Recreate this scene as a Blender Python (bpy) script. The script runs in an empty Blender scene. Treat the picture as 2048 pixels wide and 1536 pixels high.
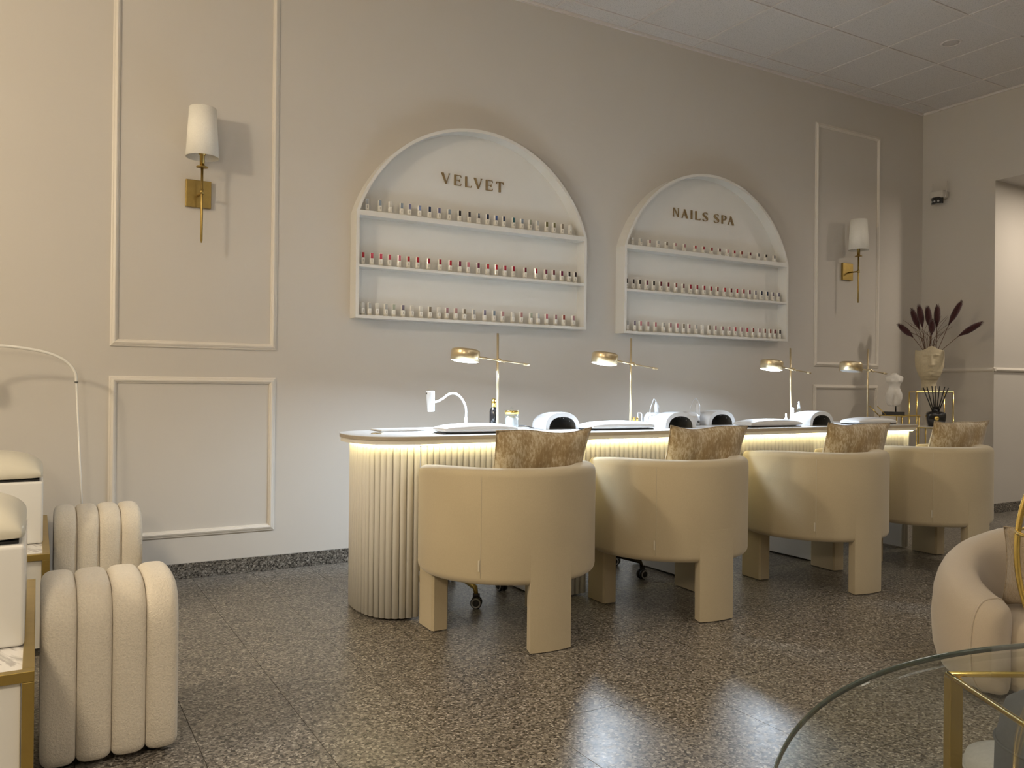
import bpy, bmesh, math, random
from mathutils import Matrix, Vector
random.seed(7)
PI = math.pi
scene = bpy.context.scene
C = scene.collection

# ------------------------------------------------------------------ camera
YAW, PITCH, ROLL, CAMZ = 0.525212352, 0.00292678633, 0.0100544191, 1.017
def cam_axes():
    cy, sy, cp, sp = math.cos(YAW), math.sin(YAW), math.cos(PITCH), math.sin(PITCH)
    f = Vector((sy*cp, cy*cp, sp)); r = Vector((cy, -sy, 0)); u = r.cross(f)
    cr, sr = math.cos(ROLL), math.sin(ROLL)
    return cr*r + sr*u, cr*u - sr*r, f
cd = bpy.data.cameras.new('camera'); cam = bpy.data.objects.new('camera', cd); C.objects.link(cam)
_r, _u, _f = cam_axes()
cam.matrix_world = Matrix(((_r.x, _u.x, -_f.x, 0), (_r.y, _u.y, -_f.y, 0), (_r.z, _u.z, -_f.z, CAMZ), (0, 0, 0, 1)))
cd.sensor_width = 36.0; cd.lens = 1635.98/2048*36; cd.clip_start = 0.02
scene.camera = cam

# ------------------------------------------------------------------ world, exposure
w = bpy.data.worlds.new('world'); scene.world = w; w.use_nodes = True
w.node_tree.nodes['Background'].inputs[0].default_value = (0.9, 0.85, 0.78, 1)
w.node_tree.nodes['Background'].inputs[1].default_value = 0.05
scene.view_settings.view_transform = 'Standard'
try: scene.view_settings.look = 'None'
except Exception: pass
scene.view_settings.exposure = 0.17
scene.view_settings.gamma = 1.0
scene.view_settings.use_curve_mapping = False

# light strengths (W)
FILL_LEFT = dict(loc=(-1.9, 2.3, 2.5), power=112, col=(1.0, 0.84, 0.61))  # added out of view to brighten the left of the wall
FILL_NEAR = dict(loc=(-0.55, 0.75, 1.6), power=44, col=(1.0, 0.83, 0.61))  # added out of view to brighten the near ottoman
FILL_BACK = dict(loc=(1.5, -1.3, 2.1), power=18, col=(1.0, 0.93, 0.83))  # added out of view as weak fill from behind the camera
CORRIDOR = dict(loc=(7.30, 3.05, 2.76), power=17, col=(1.0, 0.86, 0.70))
CORRIDOR2 = dict(loc=(8.2, 1.7, 2.76), power=14, col=(1.0, 0.88, 0.74))
FILL_PANELS = dict(power=6, col=(1.0, 0.93, 0.85), at=[(-1, 6), (2, 6), (5, 7), (-1, 9), (2, 10)])   # soft fill added out of view, by ceiling grid cell
DESKLAMP = dict(power=10.8, col=(0.70, 0.84, 1.0))
DISC_EMIT = 22.0
LED_EMIT = 16.0
LED_COL = (1.0, 0.87, 0.42)

def add_light(name, kind, loc, power, col, size=0.1, rot=(0, 0, 0), parent=None, spread=None):
    l = bpy.data.lights.new(name, kind); l.energy = power; l.color = col
    if kind == 'AREA':
        l.shape = 'DISK'; l.size = size
        if spread: l.spread = spread
    else:
        l.shadow_soft_size = size
    o = bpy.data.objects.new(name, l); C.objects.link(o); o.location = loc; o.rotation_euler = rot
    o.parent = parent
    return o

# ------------------------------------------------------------------ materials
MATS = {}
def nodes_of(name):
    m = bpy.data.materials.new(name); m.use_nodes = True
    nt = m.node_tree; b = nt.nodes['Principled BSDF']
    MATS[name] = m
    return m, nt, b
def N(nt, typ, **kw):
    n = nt.nodes.new(typ)
    for k, v in kw.items(): setattr(n, k, v)
    return n
def coords(nt, kind='Object', scale=(1, 1, 1)):
    t = N(nt, 'ShaderNodeTexCoord'); mp = N(nt, 'ShaderNodeMapping'); mp.inputs['Scale'].default_value = scale
    nt.links.new(t.outputs[kind], mp.inputs['Vector'])
    return mp.outputs['Vector']
def world_coords(nt, scale=(1, 1, 1)):
    g = N(nt, 'ShaderNodeNewGeometry'); mp = N(nt, 'ShaderNodeMapping'); mp.inputs['Scale'].default_value = scale
    nt.links.new(g.outputs['Position'], mp.inputs['Vector'])
    return mp.outputs['Vector']
def ramp(nt, stops, inp, interp='LINEAR'):
    r = N(nt, 'ShaderNodeValToRGB'); r.color_ramp.interpolation = interp
    el = r.color_ramp.elements
    while len(el) < len(stops): el.new(0.5)
    for e, (p, c) in zip(el, stops):
        e.position = p; e.color = (c[0], c[1], c[2], 1)
    nt.links.new(inp, r.inputs['Fac'])
    return r.outputs['Color']
def noise(nt, vec, scale, detail=2.0, rough=0.5):
    n = N(nt, 'ShaderNodeTexNoise'); n.inputs['Scale'].default_value = scale
    n.inputs['Detail'].default_value = detail; n.inputs['Roughness'].default_value = rough
    nt.links.new(vec, n.inputs['Vector'])
    return n
def bump(nt, b, height, strength=0.2, dist=0.002):
    bm_ = N(nt, 'ShaderNodeBump'); bm_.inputs['Strength'].default_value = strength; bm_.inputs['Distance'].default_value = dist
    nt.links.new(height, bm_.inputs['Height']); nt.links.new(bm_.outputs['Normal'], b.inputs['Normal'])
def simple(name, col, rough=0.5, metal=0.0, vary=0.04, scale=30, bstr=0.0, bdist=0.001, coat=0.0, sheen=0.0, spec=None):
    m, nt, b = nodes_of(name)
    b.inputs['Roughness'].default_value = rough; b.inputs['Metallic'].default_value = metal
    if spec is not None: b.inputs['Specular IOR Level'].default_value = spec
    b.inputs['Coat Weight'].default_value = coat
    b.inputs['Sheen Weight'].default_value = sheen
    n = noise(nt, coords(nt), scale, 3)
    c = ramp(nt, [(0.3, [x*(1-vary) for x in col]), (0.7, [min(1, x*(1+vary)) for x in col])], n.outputs['Fac'])
    nt.links.new(c, b.inputs['Base Color'])
    if bstr: bump(nt, b, n.outputs['Fac'], bstr, bdist)
    return m
def emitter(name, col, strength):
    m, nt, b = nodes_of(name)
    b.inputs['Base Color'].default_value = (0.8, 0.8, 0.8, 1)
    b.inputs['Emission Color'].default_value = (*col, 1); b.inputs['Emission Strength'].default_value = strength
    return m

simple('wall_paint', (0.605, 0.572, 0.522), 0.75, vary=0.012, scale=2.2, bstr=0.0)
simple('trim_paint', (0.74, 0.695, 0.625), 0.45, vary=0.01, scale=8)
simple('display_white', (0.74, 0.73, 0.69), 0.4, vary=0.01, scale=8)
simple('gloss_white', (0.80, 0.79, 0.75), 0.22, vary=0.01, scale=6, coat=0.3)
simple('desk_white', (0.80, 0.78, 0.74), 0.35, vary=0.01, scale=6)
simple('desk_laminate', (0.66, 0.655, 0.64), 0.3, vary=0.01, scale=6)
simple('desk_edge', (0.42, 0.36, 0.28), 0.5, vary=0.05, scale=20)
simple('flute_paint', (0.79, 0.765, 0.70), 0.42, vary=0.01, scale=10)
simple('panel_white', (0.66, 0.65, 0.63), 0.35, vary=0.02, scale=10)
simple('vinyl_white', (0.66, 0.66, 0.655), 0.38, vary=0.01, scale=20)
simple('vinyl_cream', (0.70, 0.665, 0.55), 0.42, vary=0.02, scale=12, bstr=0.05)
simple('plastic_white', (0.70, 0.725, 0.76), 0.25, vary=0.01, coat=0.4)
simple('black_plastic', (0.012, 0.012, 0.012), 0.35, vary=0.1)
simple('black_gloss', (0.008, 0.008, 0.009), 0.08, vary=0.1, coat=0.6)
simple('grey_plastic', (0.10, 0.098, 0.09), 0.4, vary=0.1)
simple('castor_grey', (0.45, 0.45, 0.45), 0.4)
simple('brass', (0.74, 0.62, 0.40), 0.30, 0.92, vary=0.04, scale=60)
simple('brass_antique', (0.38, 0.27, 0.09), 0.36, 1.0, vary=0.06, scale=40)
simple('gold', (0.83, 0.62, 0.20), 0.16, 1.0, vary=0.03, scale=40)
simple('frame_gold', (0.50, 0.37, 0.12), 0.34, 1.0, vary=0.05, scale=20)
simple('letter_gold', (0.27, 0.19, 0.09), 0.4, 0.4, vary=0.05, scale=80)
simple('dark_bronze', (0.06, 0.048, 0.03), 0.3, 0.8)
simple('statue_stone', (0.80, 0.77, 0.72), 0.6, vary=0.04, scale=40, bstr=0.1)
simple('planter_stone', (0.60, 0.52, 0.36), 0.8, vary=0.07, scale=60, bstr=0.25, bdist=0.002)
simple('plume', (0.055, 0.014, 0.016), 0.95, vary=0.35, scale=120, bstr=0.6, bdist=0.003, sheen=0.4)
simple('stem', (0.12, 0.055, 0.03), 0.8, vary=0.2, scale=60)
simple('slate_fabric', (0.075, 0.082, 0.092), 0.9, vary=0.1, scale=120, bstr=0.2)
simple('pale_fabric', (0.40, 0.40, 0.385), 0.9, vary=0.06, scale=120, bstr=0.2)
simple('oil_yellow', (0.75, 0.52, 0.16), 0.2, vary=0.03)
simple('shade_linen', (0.90, 0.885, 0.82), 0.85, vary=0.03, scale=160, bstr=0.1, bdist=0.0006)
simple('tag_fabric', (0.66, 0.60, 0.47), 0.8)
simple('grid_white', (0.76, 0.725, 0.70), 0.5)
simple('void_dark', (0.045, 0.04, 0.035), 0.9)
simple('camera_white', (0.60, 0.57, 0.52), 0.4)
simple('speaker_mesh', (0.60, 0.565, 0.54), 0.7, vary=0.1, scale=300)
emitter('lamp_disc', (0.86, 0.93, 1.0), DISC_EMIT)
emitter('led_warm', LED_COL, LED_EMIT)
emitter('fill_pendant_glow', (1.0, 0.8, 0.55), 3.0)
emitter('downlight_glow', (1.0, 0.86, 0.66), 6.0)

def fabric(name, col, scale, bstr, bdist, vary=0.08, rough=0.95, sheen=0.35):
    m, nt, b = nodes_of(name)
    v = coords(nt)
    n1 = noise(nt, v, scale, 4, 0.7); n2 = noise(nt, v, 3.0, 2)
    c1 = ramp(nt, [(0.25, [x*(1-vary) for x in col]), (0.75, [min(1, x*(1+vary)) for x in col])], n1.outputs['Fac'])
    c2 = ramp(nt, [(0.3, (0.95,)*3), (0.7, (1.03,)*3)], n2.outputs['Fac'])
    mx = N(nt, 'ShaderNodeMixRGB', blend_type='MULTIPLY'); mx.inputs[0].default_value = 1
    nt.links.new(c1, mx.inputs[1]); nt.links.new(c2, mx.inputs[2])
    nt.links.new(mx.outputs[0], b.inputs['Base Color'])
    b.inputs['Roughness'].default_value = rough; b.inputs['Sheen Weight'].default_value = sheen
    b.inputs['Specular IOR Level'].default_value = 0.2
    bump(nt, b, n1.outputs['Fac'], bstr, bdist)
    return m
fabric('chair_velvet', (0.55, 0.465, 0.31), 260, 0.12, 0.0008, 0.05)
fabric('boucle', (0.86, 0.785, 0.655), 170, 0.75, 0.006, 0.10)
fabric('armchair_fabric', (0.50, 0.42, 0.315), 300, 0.15, 0.001, 0.05)
fabric('teddy', (0.42, 0.33, 0.22), 110, 0.9, 0.010, 0.18)

# jacquard cushion: rubbed vertical streaks of gold-brown on cream
def jacquard():
    m, nt, b = nodes_of('jacquard')
    v = coords(nt, 'Object', (120, 60, 46)); v2 = coords(nt, 'Object', (13, 10, 11))
    n = noise(nt, v, 1.0, 4, 0.65); n2 = noise(nt, v2, 1.0, 2)
    ad = N(nt, 'ShaderNodeMath', operation='MULTIPLY_ADD'); ad.inputs[1].default_value = 0.75
    nt.links.new(n2.outputs['Fac'], ad.inputs[0]); nt.links.new(n.outputs['Fac'], ad.inputs[2])
    c = ramp(nt, [(0.72, (0.33, 0.225, 0.10)), (0.86, (0.42, 0.31, 0.165)), (0.97, (0.56, 0.46, 0.30)), (1.0, (0.62, 0.53, 0.37))], ad.outputs[0])
    nt.links.new(c, b.inputs['Base Color'])
    b.inputs['Roughness'].default_value = 0.7; b.inputs['Sheen Weight'].default_value = 0.5
    fine = noise(nt, coords(nt), 400, 2); bump(nt, b, fine.outputs['Fac'], 0.2, 0.001)
jacquard()

def granite(name, dark=1.0, rough=0.2):
    m, nt, b = nodes_of(name)
    v = world_coords(nt)
    vo = N(nt, 'ShaderNodeTexVoronoi'); vo.inputs['Scale'].default_value = 150; nt.links.new(v, vo.inputs['Vector'])
    sep = N(nt, 'ShaderNodeSeparateColor'); nt.links.new(vo.outputs['Color'], sep.inputs[0])
    d = dark
    c = ramp(nt, [(0.0, (0.040*d, 0.036*d, 0.031*d)), (0.14, (0.085*d, 0.077*d, 0.066*d)), (0.40, (0.145*d, 0.131*d, 0.111*d)),
                  (0.70, (0.205*d, 0.188*d, 0.160*d)), (0.92, (0.31*d, 0.29*d, 0.255*d))], sep.outputs[0], 'CONSTANT')
    n2 = noise(nt, v, 260, 3, 0.6)
    c2 = ramp(nt, [(0.3, (0.62,)*3), (0.72, (1.32,)*3)], n2.outputs['Fac'])
    mx = N(nt, 'ShaderNodeMixRGB', blend_type='MULTIPLY'); mx.inputs[0].default_value = 1
    nt.links.new(c, mx.inputs[1]); nt.links.new(c2, mx.inputs[2])
    nt.links.new(mx.outputs[0], b.inputs['Base Color'])
    n3 = noise(nt, v, 40, 3)
    r = N(nt, 'ShaderNodeMapRange'); r.inputs['To Min'].default_value = rough*0.8; r.inputs['To Max'].default_value = rough*1.3
    nt.links.new(n3.outputs['Fac'], r.inputs['Value']); nt.links.new(r.outputs[0], b.inputs['Roughness'])
    bump(nt, b, sep.outputs[1], 0.03, 0.0006)
    return m
granite('granite_floor', 1.5, 0.31)
granite('granite_base', 1.0, 0.25)

def ceiling_tile_mat():
    m, nt, b = nodes_of('mineral_tile')
    v = world_coords(nt)
    n = noise(nt, v, 140, 4, 0.75)
    c = ramp(nt, [(0.34, (0.50, 0.485, 0.475)), (0.46, (0.75, 0.725, 0.71)), (0.7, (0.80, 0.775, 0.76))], n.outputs['Fac'])
    nt.links.new(c, b.inputs['Base Color']); b.inputs['Roughness'].default_value = 0.9
    bump(nt, b, n.outputs['Fac'], 0.5, 0.003)
ceiling_tile_mat()

def marble():
    m, nt, b = nodes_of('marble')
    v = coords(nt, 'Object', (3, 1.2, 3))
    n = noise(nt, v, 2.5, 6, 0.6); n.inputs['Distortion'].default_value = 1.6
    c = ramp(nt, [(0.40, (0.70, 0.68, 0.64)), (0.485, (0.42, 0.40, 0.38)), (0.53, (0.74, 0.72, 0.69)), (0.8, (0.66, 0.645, 0.62))], n.outputs['Fac'])
    nt.links.new(c, b.inputs['Base Color']); b.inputs['Roughness'].default_value = 0.2
marble()

def glass(name, col, rough=0.02, ior=1.5):
    # thin glass: tinted straight-through light plus a Fresnel mirror layer
    m, nt, b = nodes_of(name)
    nt.nodes.remove(b); out = nt.nodes['Material Output']
    tr = N(nt, 'ShaderNodeBsdfTransparent'); tr.inputs[0].default_value = (*col, 1)
    gl = N(nt, 'ShaderNodeBsdfGlossy'); gl.inputs['Roughness'].default_value = rough; gl.inputs['Color'].default_value = (1, 1, 1, 1)
    lw = N(nt, 'ShaderNodeLayerWeight'); lw.inputs['Blend'].default_value = 0.5
    pw = N(nt, 'ShaderNodeMath', operation='POWER'); pw.inputs[1].default_value = 5.0; nt.links.new(lw.outputs['Facing'], pw.inputs[0])
    fr = N(nt, 'ShaderNodeMath', operation='MULTIPLY_ADD'); fr.inputs[1].default_value = 0.9*ior; fr.inputs[2].default_value = 0.04*ior; nt.links.new(pw.outputs[0], fr.inputs[0])
    mx = N(nt, 'ShaderNodeMixShader')
    nt.links.new(fr.outputs[0], mx.inputs[0]); nt.links.new(tr.outputs[0], mx.inputs[1]); nt.links.new(gl.outputs[0], mx.inputs[2])
    nt.links.new(mx.outputs[0], out.inputs['Surface'])
    return m
glass('clear_glass', (0.95, 0.97, 0.98), 0.02, 0.8)
glass('table_glass', (0.94, 0.965, 0.95), 0.0, 0.55)
def glass_edge():
    m, nt, b = nodes_of('glass_edge')
    b.inputs['Base Color'].default_value = (0.07, 0.095, 0.085, 1); b.inputs['Roughness'].default_value = 0.12
glass_edge()

POLISH = {
    'bright red': (0.42, 0.022, 0.035), 'crimson': (0.30, 0.012, 0.03), 'pinkish red': (0.46, 0.06, 0.09), 'rose pink': (0.50, 0.17, 0.20),
    'plum': (0.16, 0.02, 0.06), 'wine': (0.13, 0.012, 0.025), 'near black': (0.012, 0.006, 0.010), 'deep blue': (0.02, 0.06, 0.22),
    'navy': (0.012, 0.025, 0.07), 'slate violet': (0.12, 0.12, 0.24), 'grey blue': (0.22, 0.27, 0.33), 'teal': (0.02, 0.09, 0.10),
    'pale grey': (0.42, 0.43, 0.42), 'olive': (0.16, 0.15, 0.06), 'sage': (0.34, 0.36, 0.28), 'off white': (0.66, 0.64, 0.58),
    'taupe': (0.24, 0.20, 0.15), 'mauve': (0.36, 0.20, 0.22), 'dusty rose': (0.44, 0.24, 0.24), 'brick': (0.24, 0.05, 0.04), 'grey violet': (0.20, 0.18, 0.24)}
for k, c in POLISH.items(): simple('polish_'+k.replace(' ', '_'), c, 0.2, vary=0.05, coat=0.3)
simple('bottle_white', (0.88, 0.865, 0.81), 0.25, vary=0.02, coat=0.3)
simple('bottle_base', (0.70, 0.675, 0.59), 0.2, vary=0.03, coat=0.3)
simple('print_grey', (0.40, 0.38, 0.33), 0.6)

# ------------------------------------------------------------------ mesh helpers
def link(o, parent=None):
    C.objects.link(o)
    if parent is not None: o.parent = parent
    return o
def meshobj(name, verts, faces, mat, parent=None, smooth=False, loc=None, rot=None):
    me = bpy.data.meshes.new(name); me.from_pydata([tuple(v) for v in verts], [], faces); me.update()
    if smooth: me.polygons.foreach_set('use_smooth', [True]*len(me.polygons))
    if mat: me.materials.append(MATS[mat])
    o = bpy.data.objects.new(name, me); link(o, parent)
    if loc: o.location = loc
    if rot: o.rotation_euler = rot
    return o
def bmobj(name, bm, mat, parent=None, smooth=False, loc=None, rot=None):
    me = bpy.data.meshes.new(name); bmesh.ops.recalc_face_normals(bm, faces=bm.faces); bm.to_mesh(me); bm.free()
    if smooth: me.polygons.foreach_set('use_smooth', [True]*len(me.polygons))
    if mat: me.materials.append(MATS[mat])
    o = bpy.data.objects.new(name, me); link(o, parent)
    if loc: o.location = loc
    if rot: o.rotation_euler = rot
    return o
def bm_box(bm, x0, x1, y0, y1, z0, z1):
    vs = [bm.verts.new(p) for p in ((x0,y0,z0),(x1,y0,z0),(x1,y1,z0),(x0,y1,z0),(x0,y0,z1),(x1,y0,z1),(x1,y1,z1),(x0,y1,z1))]
    for f in ((0,3,2,1),(4,5,6,7),(0,1,5,4),(1,2,6,5),(2,3,7,6),(3,0,4,7)): bm.faces.new([vs[i] for i in f])
def box(name, b, mat, parent=None, bevel=0.0, seg=2, loc=None, rot=None):
    bm = bmesh.new(); bm_box(bm, *b)
    if bevel: bmesh.ops.bevel(bm, geom=bm.edges[:], offset=bevel, segments=seg, profile=0.5, affect='EDGES')
    return bmobj(name, bm, mat, parent, smooth=False if not bevel else seg > 2, loc=loc, rot=rot)
def lathe(name, prof, mat, parent=None, seg=32, smooth=True, loc=None, rot=None, sx=1.0, sy=1.0):
    verts, faces = [], []
    n = len(prof)
    for i in range(seg):
        a = 2*PI*i/seg
        for r, z in prof: verts.append((r*math.cos(a)*sx, r*math.sin(a)*sy, z))
    for i in range(seg):
        j = (i+1) % seg
        for k in range(n-1):
            faces.append((i*n+k, j*n+k, j*n+k+1, i*n+k+1))
    closed = prof[0] == prof[-1]
    if prof[0][0] > 1e-6 and not closed: faces.append([i*n for i in range(seg)][::-1])
    if prof[-1][0] > 1e-6 and not closed: faces.append([i*n+n-1 for i in range(seg)])
    bm = bmesh.new(); me = bpy.data.meshes.new('t'); me.from_pydata(verts, [], faces); bm.from_mesh(me); bpy.data.meshes.remove(me)
    bmesh.ops.remove_doubles(bm, verts=bm.verts, dist=1e-5)
    return bmobj(name, bm, mat, parent, smooth, loc, rot)
def frames(pts, closed=False):
    pts = [Vector(p) for p in pts]; n = len(pts); T = []
    for i in range(n):
        if closed: t = pts[(i+1) % n]-pts[i-1]
        else: t = pts[min(i+1, n-1)]-pts[max(i-1, 0)]
        T.append(t.normalized())
    up = Vector((0, 0, 1)) if abs(T[0].z) < 0.9 else Vector((1, 0, 0))
    Nn = [(up - T[0]*up.dot(T[0])).normalized()]
    for i in range(1, n):
        v = Nn[-1]-T[i]*Nn[-1].dot(T[i]); Nn.append(v.normalized())
    return pts, T, Nn
def tube_data(pts, rad, seg=10, closed=False):
    pts, T, Nn = frames(pts, closed); n = len(pts)
    verts, faces = [], []
    for i in range(n):
        b = T[i].cross(Nn[i]); r = rad[i] if isinstance(rad, (list, tuple)) else rad
        for k in range(seg):
            a = 2*PI*k/seg; verts.append(pts[i]+Nn[i]*(r*math.cos(a))+b*(r*math.sin(a)))
    m = n if closed else n-1
    for i in range(m):
        j = (i+1) % n
        for k in range(seg):
            l = (k+1) % seg; faces.append((i*seg+k, i*seg+l, j*seg+l, j*seg+k))
    if not closed:
        faces.append(list(range(seg))[::-1]); faces.append([(n-1)*seg+k for k in range(seg)])
    return verts, faces
def tube(name, pts, rad, mat, parent=None, seg=10, closed=False, smooth=True, loc=None, rot=None):
    v, f = tube_data(pts, rad, seg, closed)
    return meshobj(name, v, f, mat, parent, smooth, loc, rot)
def prism(name, poly, axis, d0, d1, mat, parent=None, loc=None, bevel=0.0):
    # poly: 2-D outline; axis 'y' => poly in XZ extruded along Y, 'z' => XY along Z, 'x' => YZ along X
    def P3(p, d): return (p[0], d, p[1]) if axis == 'y' else ((p[0], p[1], d) if axis == 'z' else (d, p[0], p[1]))
    bm = bmesh.new(); n = len(poly)
    a = [bm.verts.new(P3(p, d0)) for p in poly]; b = [bm.verts.new(P3(p, d1)) for p in poly]
    bm.faces.new(a); bm.faces.new(b[::-1])
    for i in range(n): bm.faces.new((a[i], b[i], b[(i+1) % n], a[(i+1) % n]))
    if bevel: bmesh.ops.bevel(bm, geom=bm.edges[:], offset=bevel, segments=2, profile=0.5, affect='EDGES')
    return bmobj(name, bm, mat, parent, loc=loc)
def smooth_pts(pts, n=8):
    P = [Vector(p) for p in pts]; out = []
    for i in range(len(P)-1):
        p0 = P[max(i-1, 0)]; p1 = P[i]; p2 = P[i+1]; p3 = P[min(i+2, len(P)-1)]
        for k in range(n):
            t = k/n
            out.append(0.5*((2*p1)+(p2-p0)*t+(2*p0-5*p1+4*p2-p3)*t*t+(3*p1-p0-3*p2+p3)*t**3))
    out.append(P[-1]); return out
def thing(name, label, cat, loc=(0, 0, 0), rz=0.0, group=None):
    o = bpy.data.objects.new(name, None); o.empty_display_size = 0.05; C.objects.link(o)
    o.location = loc; o.rotation_euler = (0, 0, rz); tag(o, label, cat, group); return o
def tag(o, label, cat, group=None):
    o['label'] = label; o['category'] = cat
    if group: o['group'] = group
    return o
def structure(o, label=None):
    o['kind'] = 'structure'
    if label: o['label'] = label
    return o
def copy_thing(root, loc, rz, label, group=None):
    r = root.copy(); C.objects.link(r); r.location = loc; r.rotation_euler = (0, 0, rz); r['label'] = label
    if group: r['group'] = group
    def rec(src, dst):
        for ch in list(src.children):
            c = ch.copy(); C.objects.link(c); c.parent = dst; rec(ch, c)
    rec(root, r)
    return r
ORD = ['first', 'second', 'third', 'fourth', 'fifth', 'sixth', 'seventh', 'eighth', 'ninth', 'tenth', 'eleventh', 'twelfth', 'thirteenth',
       'fourteenth', 'fifteenth', 'sixteenth', 'seventeenth', 'eighteenth', 'nineteenth', 'twentieth', 'twenty-first', 'twenty-second', 'twenty-third', 'twenty-fourth', 'twenty-fifth']

# ================================================================== THE ROOM
WY, WX, CZ = 4.54, 6.90, 3.51      # back wall, right wall, ceiling
XL, YF = -2.6, -3.2                # left wall, front wall
# floor: bedding slab plus granite tiles
fl = structure(box('floor', (XL, 9.8, YF, WY+0.2, -0.08, -0.0016), 'void_dark'))
TX, TY = 0.305, 0.61
tile_me = None
def tile_mesh(name, lx, ly, z0, z1, mat):
    bm = bmesh.new(); bm_box(bm, 0, lx, 0, ly, z0, z1)
    me = bpy.data.meshes.new(name); bm.to_mesh(me); bm.free(); me.materials.append(MATS[mat]); return me
ftile = tile_mesh('floor_tile', TX-0.0018, TY-0.0018, -0.02, 0.0, 'granite_floor')
ix0 = math.floor((-0.3-0.40)/TX); cnt = 0
y_rows = [WY-TY*(j+1) for j in range(6)]           # down to y = 0.88
rest = []
x = 0.40+TX*math.floor((XL-0.40)/TX)
while x < 9.8:
    for j in range(13):
        y = WY-TY*(j+1)
        near = (y+TY > 0.9) and (x+TX > -0.25+(-0.03)*y) and (x < 1.95*(y+TY)+0.1)
        if near and cnt < 300:
            o = bpy.data.objects.new('floor_tile', ftile); link(o, fl); o.location = (x, y, 0); cnt += 1
        else: rest.append((x, y))
    x += TX
bm = bmesh.new()
for (x, y) in rest: bm_box(bm, x, x+TX-0.0018, y, y+TY-0.0018, -0.02, 0.0)
o = bmobj('floor_tile_field', bm, 'granite_floor', fl); o['kind'] = 'stuff'

structure(box('wall_back', (XL, WX+0.3, WY, WY+0.2, 0, CZ+0.1), 'wall_paint'))
bm = bmesh.new()
bm_box(bm, WX, WX+0.16, 3.89, WY, 0, CZ+0.1)
bm_box(bm, WX, WX+0.16, 1.75, 3.89, 2.777, CZ+0.1)
bm_box(bm, WX, WX+0.16, YF, 1.75, 0, CZ+0.1)
structure(bmobj('wall_right', bm, 'wall_paint'))
structure(box('wall_corridor', (WX+0.16, 9.8, 3.89, 4.05, 0, 2.9), 'wall_paint'))
structure(box('wall_corridor_end', (9.8, 9.95, YF, 4.05, 0, 2.9), 'wall_paint'))
structure(box('ceiling_corridor', (WX+0.16, 9.8, YF, 3.89, 2.777, 2.9), 'wall_paint'))
structure(box('wall_left', (XL-0.2, XL, YF, WY, 0, CZ+0.1), 'wall_paint'))
structure(box('wall_front', (XL-0.2, 9.95, YF-0.2, YF, 0, CZ+0.1), 'wall_paint'))

# suspended ceiling
ce = structure(box('ceiling', (XL, WX, YF, WY, CZ+0.03, CZ+0.1), 'void_dark'))  # dark backing colour stands in for shade in the tile gaps
GX, GY, G = 2.92407, 4.38862, 0.6
BW = 0.015
ctile = tile_mesh('ceiling_tile', G-BW-0.007, G-BW-0.007, 0, 0.014, 'mineral_tile')
xs = [GX+G*i for i in range(-9, 7)]; ys = [GY-G*j for j in range(0, 13)]
for i, xg in enumerate([GX+G*k for k in range(-9, 6)]):
    for yg in ys[:-1]:
        o = bpy.data.objects.new('ceiling_tile', ctile); link(o, ce)
        o.location = (xg+BW/2+0.0035, yg-G+BW/2+0.0035, CZ+0.003)
        if abs(xg-(GX+G*4)) < 0.01 and abs(yg-(GY-G*2)) < 0.01: o.rotation_euler = (math.radians(-1.3), 0, 0); o.location.z += 0.006
def cut_tile(x0, x1, y0, y1): box('ceiling_tile', (x0+0.003, x1-0.003, y0+0.003, y1-0.003, CZ+0.003, CZ+0.017), 'mineral_tile', ce)
for xg in xs[:-1]: cut_tile(xg+BW/2, xg+G-BW/2, GY+BW/2, WY-0.018)
xe = GX+G*6
cut_tile(xe+BW/2, WX-0.018, GY+BW/2, WY-0.018)
for yg in ys[:-1]: cut_tile(xe+BW/2, WX-0.018, yg-G+BW/2, yg-BW/2)
for xg in [GX+G*k for k in range(-9, 7)]: box('ceiling_bar', (xg-BW/2, xg+BW/2, YF, WY-0.015, CZ-0.001, CZ+0.022), 'grid_white', ce)
for yg in ys: box('ceiling_bar', (XL, WX-0.015, yg-BW/2, yg+BW/2, CZ-0.0015, CZ+0.0215), 'grid_white', ce)
structure(box('trim_ceiling_back', (XL, WX, WY-0.016, WY, CZ-0.014, CZ+0.006), 'grid_white'))
structure(box('trim_ceiling_right', (WX-0.016, WX, YF, WY-0.016, CZ-0.014, CZ+0.006), 'grid_white'))

# granite baseboards, in lengths like the photograph's joints
def baseboard(name, horizontal, a0, a1, fixed, parts, into):
    root = structure(bpy.data.objects.new(name, None)); C.objects.link(root)
    L = (a1-a0)/parts
    for k in range(parts):
        s, e = a0+L*k+0.0006, a0+L*(k+1)-0.0006
        b = (s, e, fixed-0.012, fixed, 0, 0.079) if horizontal else (fixed-0.012, fixed, s, e, 0, 0.079)
        box('baseboard_piece', b, 'granite_base', root, 0.0015)
    return root
baseboard('baseboard_back', True, -0.77, 6.885, WY, 13, -1)
baseboard('baseboard_right', False, 3.89, WY-0.013, WX, 1, -1)
baseboard('baseboard_corridor', True, WX-0.012, 9.7, 3.89, 5, -1)

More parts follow.
